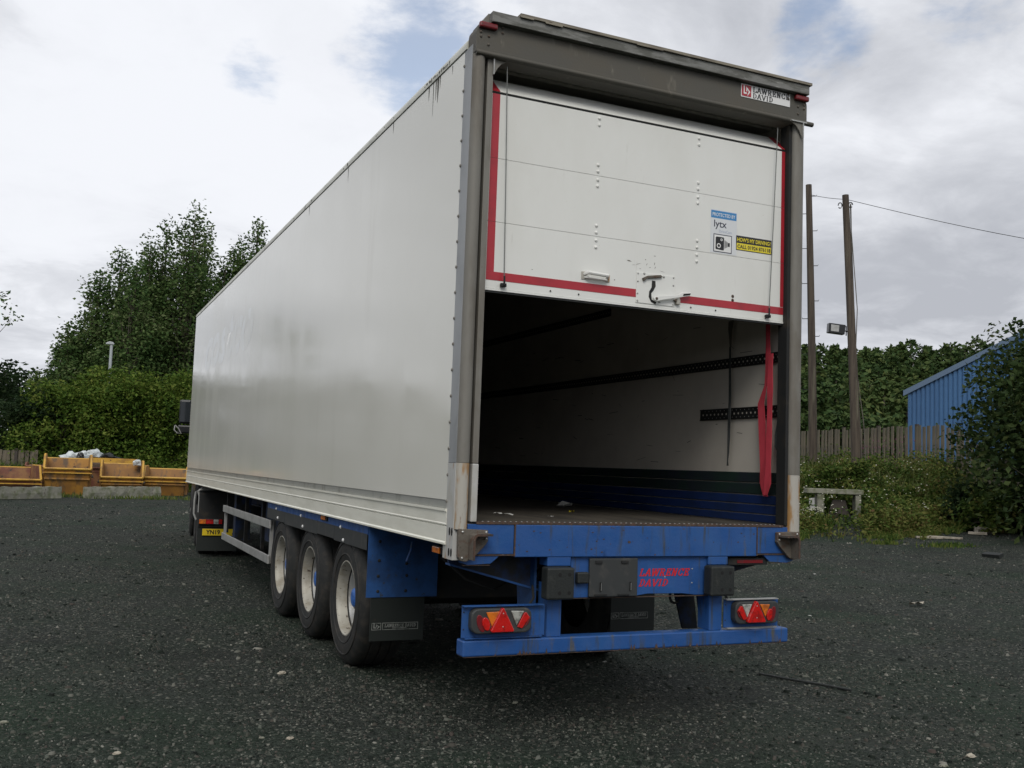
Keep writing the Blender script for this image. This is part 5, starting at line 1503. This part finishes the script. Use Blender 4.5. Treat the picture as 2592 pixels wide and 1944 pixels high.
def heads(name, x, y, h_, r_, mat, label, spike=False):
    n = len(x); z = terrain_h(x, y)+h_
    oc = np.array([(1, 0, 0), (0, 1, 0), (-1, 0, 0), (0, -1, 0), (0, 0, .45), (0, 0, -.3)])*(np.array([.45, .45, 3.2]) if spike else 1)
    P_ = oc[None]*(r_*rng.uniform(.6, 1.3, n))[:, None, None]+np.stack([x, y, z], 1)[:, None]
    T_ = np.array([(0, 1, 4), (1, 2, 4), (2, 3, 4), (3, 0, 4), (1, 0, 5), (2, 1, 5), (3, 2, 5), (0, 3, 5)])
    F_ = (T_[None]+(np.arange(n)*6)[:, None, None]).reshape(-1, 3)
    return tag(nmesh(name, P_.reshape(-1, 3), F_, MT[mat]), label, 'flowers', kind='stuff')


x, y = band(39.5, 47, .8, 6)(170); heads('white_flowers', x, y, .55+.5*rng.random(170), .035, 'flower', 'scattered white flower heads in the weeds')
x, y = band(43.2, 46.5, 5, 9)(90); heads('pink_flowers', x, y, .9+.6*rng.random(90), .03, 'pink', 'pink flower spikes against the plank fence', True)
c_ = gpos(2052, 29.2); n_ = 90
heads('daisy_patch', c_.x+rng.normal(size=n_)*.30, c_.y+rng.normal(size=n_)*.2, .36+.14*rng.random(n_), .036, 'flower', 'clump of white daisies beside the concrete bench')
x = c_.x+rng.normal(size=700)*.32; y = c_.y+rng.normal(size=700)*.22
blades('daisy_leaves', x, y, .15+.3*rng.random(700), 'weed', 'green stems of the daisy clump')

# ------------------------------------------------------------------ FENCES
def plank_fence(name, p, q, hgt, pw, gap, label, posts=6, rails=(.35, 1.35)):
    p, q = Vector(p), Vector(q); d = q-p; Lf = d.length; d /= Lf; ang = math.atan2(d.y, d.x)
    o = empty(name, (p.x, p.y, th1(p.x, p.y)), label, 'fence', None, ang)
    meshes = []
    for k in range(5):
        a = rnd.uniform(-.02, .02); b_ = rnd.uniform(-.02, .02)
        m = MB().prism([(0, -.25), (pw, -.25), (pw, hgt+a), (pw*.8, hgt+max(a, b_)), (0, hgt+b_)], -.012, .012)
        ob = m.build('plank', 'fence', o); meshes.append(ob)
    x = 0; i_ = 0
    while x < Lf:
        zz = th1(p.x+d.x*x, p.y+d.y*x)-o.location.z
        ob = meshes[i_] if i_ < 5 else meshes[i_ % 5].copy()
        if i_ >= 5: COL.objects.link(ob); ob.parent = o
        ob.location = (x, rnd.uniform(-.008, .008), zz+rnd.uniform(-.035, .035)); ob.rotation_euler = (rnd.uniform(-.01, .01), rnd.gauss(0, .013), 0)
        ob.name = 'plank' if i_ == 0 else 'plank.%03d' % i_
        x += pw+gap*rnd.uniform(.6, 1.5); i_ += 1
    for k in range(posts):
        xx = Lf*(k+.3)/posts; zz = th1(p.x+d.x*xx, p.y+d.y*xx)-o.location.z
        side = -.02 if k in (posts-1,) else .02
        box('post', 'fencedark', o, xx, xx+.12, side if side > 0 else -.12, .12 if side > 0 else -.02, zz-.2, zz+hgt+.08)
    for r_ in rails:
        z0 = th1(p.x, p.y)-o.location.z; z1 = th1(q.x, q.y)-o.location.z
        MB().add([(0, .015, z0+r_), (Lf, .015, z1+r_), (Lf, .06, z1+r_), (0, .06, z0+r_), (0, .015, z0+r_+.09), (Lf, .015, z1+r_+.09), (Lf, .06, z1+r_+.09), (0, .06, z0+r_+.09)],
                 [(0, 3, 2, 1), (4, 5, 6, 7), (0, 1, 5, 4), (1, 2, 6, 5), (2, 3, 7, 6), (3, 0, 4, 7)]).build('rail', 'fencedark', o)
    return o


FA, FB = at(1960, 1096, 47.5), at(2640, 1068, 35.5)
plank_fence('plank_fence', (FA.x, FA.y, 0), (FB.x, FB.y, 0), 1.86, .15, .085, 'long weathered grey plank fence behind the weeds and poles', 7)
FA, FB = at(-60, 1096, 49.5), at(96, 1096, 49.0)
plank_fence('plank_fence', (FA.x, FA.y, 0), (FB.x, FB.y, 0), 1.62, .15, .03, 'short mossy plank fence at the left edge behind the skips', 2)

# ------------------------------------------------------------------ POLES AND WIRE
def pole(u0, v0, u1, v1, D, r0, r1, label):
    t_ = at(u1, v1, D); b_ = at(u0, v0, D); gz = th1(b_.x, b_.y)
    f = (gz-.1-b_.z)/(t_.z-b_.z); bb = b_+(t_-b_)*f
    o = empty('utility_pole', (bb.x, bb.y, gz), label, 'pole', 'wooden utility poles by the fence')
    off = Vector(o.location); P_ = [bb-off, (bb+(t_-bb)*.35)-off+Vector((.03, 0, 0)), (bb+(t_-bb)*.7)-off+Vector((.02, 0, 0)), t_-off]
    MB().tube(P_, r0, 12, r1).build('shaft', 'pole', o, smooth=True)
    return o, P_


P1, q1 = pole(2058, 1195, 2047, 468, 36, .150, .105, 'left wooden pole with climbing steps, close beside the trailer')
m0 = None
hp = q1[-1].z
for k in range(12):
    f = .30+.66*k/11*1.0; f = min(f, .97)
    c = q1[0]+(q1[-1]-q1[0])*f; s_ = 1 if k % 2 else -1
    r_ = .15-.045*f; ax = Vector((math.cos(bearing(2050)), -math.sin(bearing(2050)), 0))*s_
    MB().tube([c+ax*r_*.8, c+ax*(r_+.15), c+ax*(r_+.16)+Vector((0, 0, .04))], .013, 5).build('climbing_step', 'chassis', P1)
MB().box(-.02, .02, -.02, .02, 0, .01).build('cap_plate', 'chassis', P1).location = q1[-1]
P2, q2 = pole(2168, 1195, 2140, 494, 33, .160, .105, 'right wooden pole carrying the floodlight, with a thin cable down its side')
tp2 = q2[-1]
ax = Vector((math.cos(bearing(2140)), -math.sin(bearing(2140)), 0)); bk = Vector((ax.y, -ax.x, 0))
for s_ in (-1, 1):
    pts = []
    for k in range(9):
        a = R(k*40); pts.append(tp2+Vector((0, 0, -.33))+ax*s_*(.16+.06*math.cos(a))+Vector((0, 0, .09*math.sin(a))))
    MB().tube(pts, .018, 5).build('insulator_ring', 'chassis', P2)
MB().tube([tp2+Vector((0, 0, -.28))+ax*.17, tp2+Vector((0, 0, -1.2))+ax*.19-bk*-.05, q2[0]+(q2[-1]-q2[0])*.62+ax*.22-bk*.02, q2[0]+(q2[-1]-q2[0])*.45+ax*.10-bk*.2, q2[0]+(q2[-1]-q2[0])*.25+ax*.27-bk*.02, q2[0]+ax*.30], .014, 5).build('down_cable', 'strapolive', P2)
MB().tube([tp2+Vector((0, 0, -.28))+ax*.15-bk*.1, q2[0]+(q2[-1]-q2[0])*.5+ax*.12-bk*.19, q2[0]+(q2[-1]-q2[0])*.02+ax*.20-bk*.1], .016, 5).build('down_cable', 'strapolive', P2)
fc = at(2116, 832, 33)
FLD = empty('floodlight', (fc.x, fc.y, fc.z), 'black floodlight sticking out to the left of the right pole', 'floodlight', None, -bearing(2116)+.35)
MB().prism([(-.27, -.14), (.25, -.19), (.28, .12), (-.25, .17)], -.10, .12).build('housing', 'cab', FLD, bevel=.015)
MB().prism([(-.20, -.09), (.05, -.11), (.07, .09), (-.19, .12)], -.112, -.101).build('glass_pane', 'alu', FLD)
MB().tube([(.22, .05, -.05), (.36, .1, -.05), (.58, .12, -.1)], .02, 6).tube([(.24, .05, .12), (.36, .08, .1), (.36, .08, -.2)], .018, 6).build('bracket', 'chassis', FLD)
wa, wb, wc = at(2051, 493, 36), at(2144, 505, 33), at(2592, 584, 31)
we = wc+(wc-wb)*1.0
pts = [wa+(wb-wa)*k/4+Vector((0, 0, -.03*math.sin(math.pi*k/4))) for k in range(5)]+[wb+(we-wb)*k/14+Vector((0, 0, -.22*math.sin(math.pi*k/14))) for k in range(1, 15)]
tag(MB().tube(pts, .009, 5).build('overhead_wire', 'chassis'), 'thin overhead wire running from the poles out to the right', 'wire')

# lamp column
lt = at(261, 868, 52.6); lb = gpos(262, 52.6)
LPc = empty('lamp_column', lb, 'slim grey street lamp rising above the hedge', 'street lamp', None, -bearing(261))
hL = lt.z-lb.z
MB().tube([(0, 0, 0), (-.02, 0, hL*.99)], .09, 10, .07).build('column', 'lamppost', LPc, smooth=True)
MB().prism([(-.30, hL-.02), (-.26, hL-.06), (.09, hL-.06), (.11, hL), (.04, hL+.07), (-.10, hL+.09), (-.22, hL+.05)], -.10, .10).build('lantern', 'lamppost', LPc, bevel=.02)

# ------------------------------------------------------------------ BLUE SHED
A_ = at(2298, 990, 47); B_ = at(2592, 842, 45.0)
dS = Vector((B_.x-A_.x, B_.y-A_.y, 0)); slope = (B_.z-A_.z)/dS.length; half = dS.length*1.25; dS.normalize()
ang = math.atan2(dS.y, dS.x); gz = min(th1(A_.x, A_.y), th1(B_.x, B_.y))-.5
SH = empty('blue_shed', (A_.x, A_.y, gz), 'blue corrugated steel shed with a sloping roof edge behind the fence', 'shed', None, ang)
ez = A_.z-gz; Wd_ = half*2; rz_ = ez+slope*half
hz = lambda x: ez+slope*(x if x < half else Wd_-x)
m = MB(); x = 0.0; k = 0; pitch = .20
prof = []
while x < Wd_:
    for dx, dy in ((0, 0), (.05, -.06), (.12, -.06), (.17, 0)):
        prof.append((x+dx, dy))
    x += pitch
vs_ = []
for (px_, py_) in prof: vs_ += [(px_, py_, 0), (px_, py_, hz(px_)-.02)]
m.add(vs_, [(2*i_, 2*i_+2, 2*i_+3, 2*i_+1) for i_ in range(len(prof)-1)])
m.build('gable_cladding', 'shed', SH)
MB().box(0, Wd_, .01, .06, 0, ez-.05).build('gable_wall', 'shed', SH)
MB().box(0, .06, .065, 11, 0, ez-.03).build('side_wall', 'shed', SH)
for s_ in (0, 1):
    X = (lambda v: v) if s_ == 0 else (lambda v: Wd_-v)
    MB().prism([(X(-.12), ez-.06), (X(half), rz_-.0), (X(half), rz_+.05), (X(-.12), ez-.01)], -.10, 11).build('roof', 'shedroof', SH)
    MB().prism([(X(-.15), ez-.22), (X(half), rz_-.16), (X(half), rz_+.07), (X(-.15), ez+.02)], -.13, -.101).build('verge_flashing', 'shedroof', SH)

# ------------------------------------------------------------------ BENCH-LIKE CONCRETE FRAME AND YARD CLUTTER
bl, brp = gpos(2044, 30.2), gpos(2187, 30.6)
db = brp-bl; Lb_ = db.length
BN = empty('concrete_bench', (bl.x, bl.y, min(bl.z, brp.z)), 'weathered concrete frame like a bench, among the weeds', 'bench', None, math.atan2(db.y, db.x))
MB().box(0, Lb_, 0, .45, .75, .89).build('top_slab', 'concrete', BN, bevel=.015)
MB().box(.30, .50, .04, .40, -.1, .749).build('leg', 'concrete', BN, bevel=.012)
MB().box(Lb_-.22, Lb_-.06, .04, .40, -.1, .749).build('leg', 'concrete', BN, bevel=.012)
MB().prism([(.58, -.1), (1.35, -.1), (1.15, .58), (.80, .58)], .25, .31).build('leaning_board', 'fencedark', BN)
MB().prism([(.05, .28), (.22, .30), (.2, .62), (.06, .60)], -.02, .02).build('pale_sheet', 'alu', BN)
bush('low_shrub', 2085, 31.9, 1.7, 1.0, 1.25, 3000, 'weed', .11, 'yellow green plant growing over the top of the bench', 'bush', k=22)
bush('low_shrub', 2160, 32.6, 2.0, 1.0, 1.3, 3000, 'weed', .11, 'yellow green plant behind the right end of the bench', 'bush', k=22)


def lying(name, u, v, D, sx_, sy_, sz_, ang, mat, label, cat, tilt=0):
    p = at(u, v, D); z = th1(p.x, p.y)
    m = MB().prism([(-sx_/2, -sy_/2), (sx_/2*.9, -sy_/2*.9), (sx_/2, sy_/2), (-sx_/2*.92, sy_/2*.8)], 0, sz_, 'z')
    o = m.build(name, mat, bevel=min(sz_, .02)*.3); o.location = (p.x, p.y, z+.015); o.rotation_euler = (tilt, 0, ang-bearing(u))
    return tag(o, label, cat)


lying('board_offcut', 2352, 1350, 28.7, .75, .16, .05, .45, 'timber', 'pale board offcut on the gravel, left of the pair below the weeds', 'board')
lying('board_offcut', 2392, 1346, 28.9, .85, .2, .05, -.12, 'timber', 'longer pale board offcut crossing the end of the other', 'board')
lying('rubble_piece', 2490, 1334, 31.0, .5, .3, .14, .5, 'timber', 'pale broken block standing on the gravel near the dark bush', 'rubble', .25)
lying('rubble_piece', 2475, 1341, 30.3, .5, .12, .07, .1, 'timber', 'flat pale piece at the foot of the broken block', 'rubble')
lying('board_offcut', 2545, 1311, 34.8, 1.1, .08, .05, .05, 'timber', 'long thin pale strip lying on the gravel under the dark bush', 'board')
tl = lying('dark_lump', 2513, 1374, 25.0, .42, .16, .09, -.5, 'black_rubber', 'dark rubber lump on the gravel right of the weed patch', 'rubber lump', .3)
# orange-brown leaf-like scrap
c_ = at(2323, 1446, 14.6); scrap('leaf_scrap', c_.x, c_.y, th1(c_.x, c_.y)+.01, .30, .3, 'timber', 'curled pale brown scrap alone on the gravel right of the trailer', 'litter', .35, .06)
for (u, v, mt, s_, lab) in ((2065, 1439, 'paper', .06, 'small white flake on the gravel between weeds and tail lamp'), (2055, 1535, 'paper', .05, 'white flake on the gravel beside the right tail lamp'), (1710, 1588, 'paper', .08, 'flat white scrap under the rear bar'), (1545, 1663, 'paper', .05, 'white flake just in front of the rear bar')):
    D_ = CAM.z*2522/(v-1180-(u-1296)*.0366)
    c_ = gpos(u, D_); scrap('litter_flake', c_.x, c_.y, c_.z+.008, s_, rnd.uniform(0, 3), mt, lab, 'litter', .5, .01)
# black rod lying on the yard
ra = [Vector((3.226, 1.267, .022)), Vector((3.30, 1.08, .024)), Vector((3.44, .80, .026)), Vector((3.54, .555, .022))]
ra = [Vector((v.x, v.y, th1(v.x, v.y)+.014)) for v in ra]
tag(MB().tube(ra, .0085, 7, .011).build('black_rod', 'black_rubber', smooth=True), 'thin black rod lying on the gravel right of the rear bar', 'rod')
# a few larger stones one can pick out
for (u, v, s_, mt, lab) in ((770, 1828, .022, 'timber', 'right one of the two pinkish stones in the lower left of the yard'), (700, 1822, .016, 'concrete', 'left one of the two pinkish stones in the lower left of the yard'),
        (530, 1890, .036, 'concrete', 'long pale stone near the bottom edge, left of its shorter neighbour'), (560, 1893, .026, 'timber', 'shorter pale stone touching the long one near the bottom edge'), (345, 1829, .022, 'timber', 'small round tan stone in the lower left of the yard'),
        (2390, 1858, .024, 'concrete', 'pale stone close to the bottom right corner of the yard'), (2455, 1832, .030, 'timber', 'tan stone a little above the pale one at the bottom right'), (742, 1674, .032, 'timber', 'tan stone on the gravel left of the last trailer wheel'),
        (320, 1935, .036, 'timber', 'flat tan stone cut by the bottom edge of the view'), (1325, 1760, .020, 'concrete', 'lone grey stone in front of the middle of the rear bar'), (60, 1740, .022, 'concrete', 'grey stone beside the left edge of the view')):
    den = v-1180-(u-1296)*.0366
    D_ = CAM.z*2522/den; c_ = gpos(u, D_)
    o = crumple('stone', (c_.x, c_.y, c_.z+s_*.12), (s_, s_*.7, s_*.42), 0, mt, lab, 'stone', .6, u)
    o['group'] = 'larger stones on the gravel'
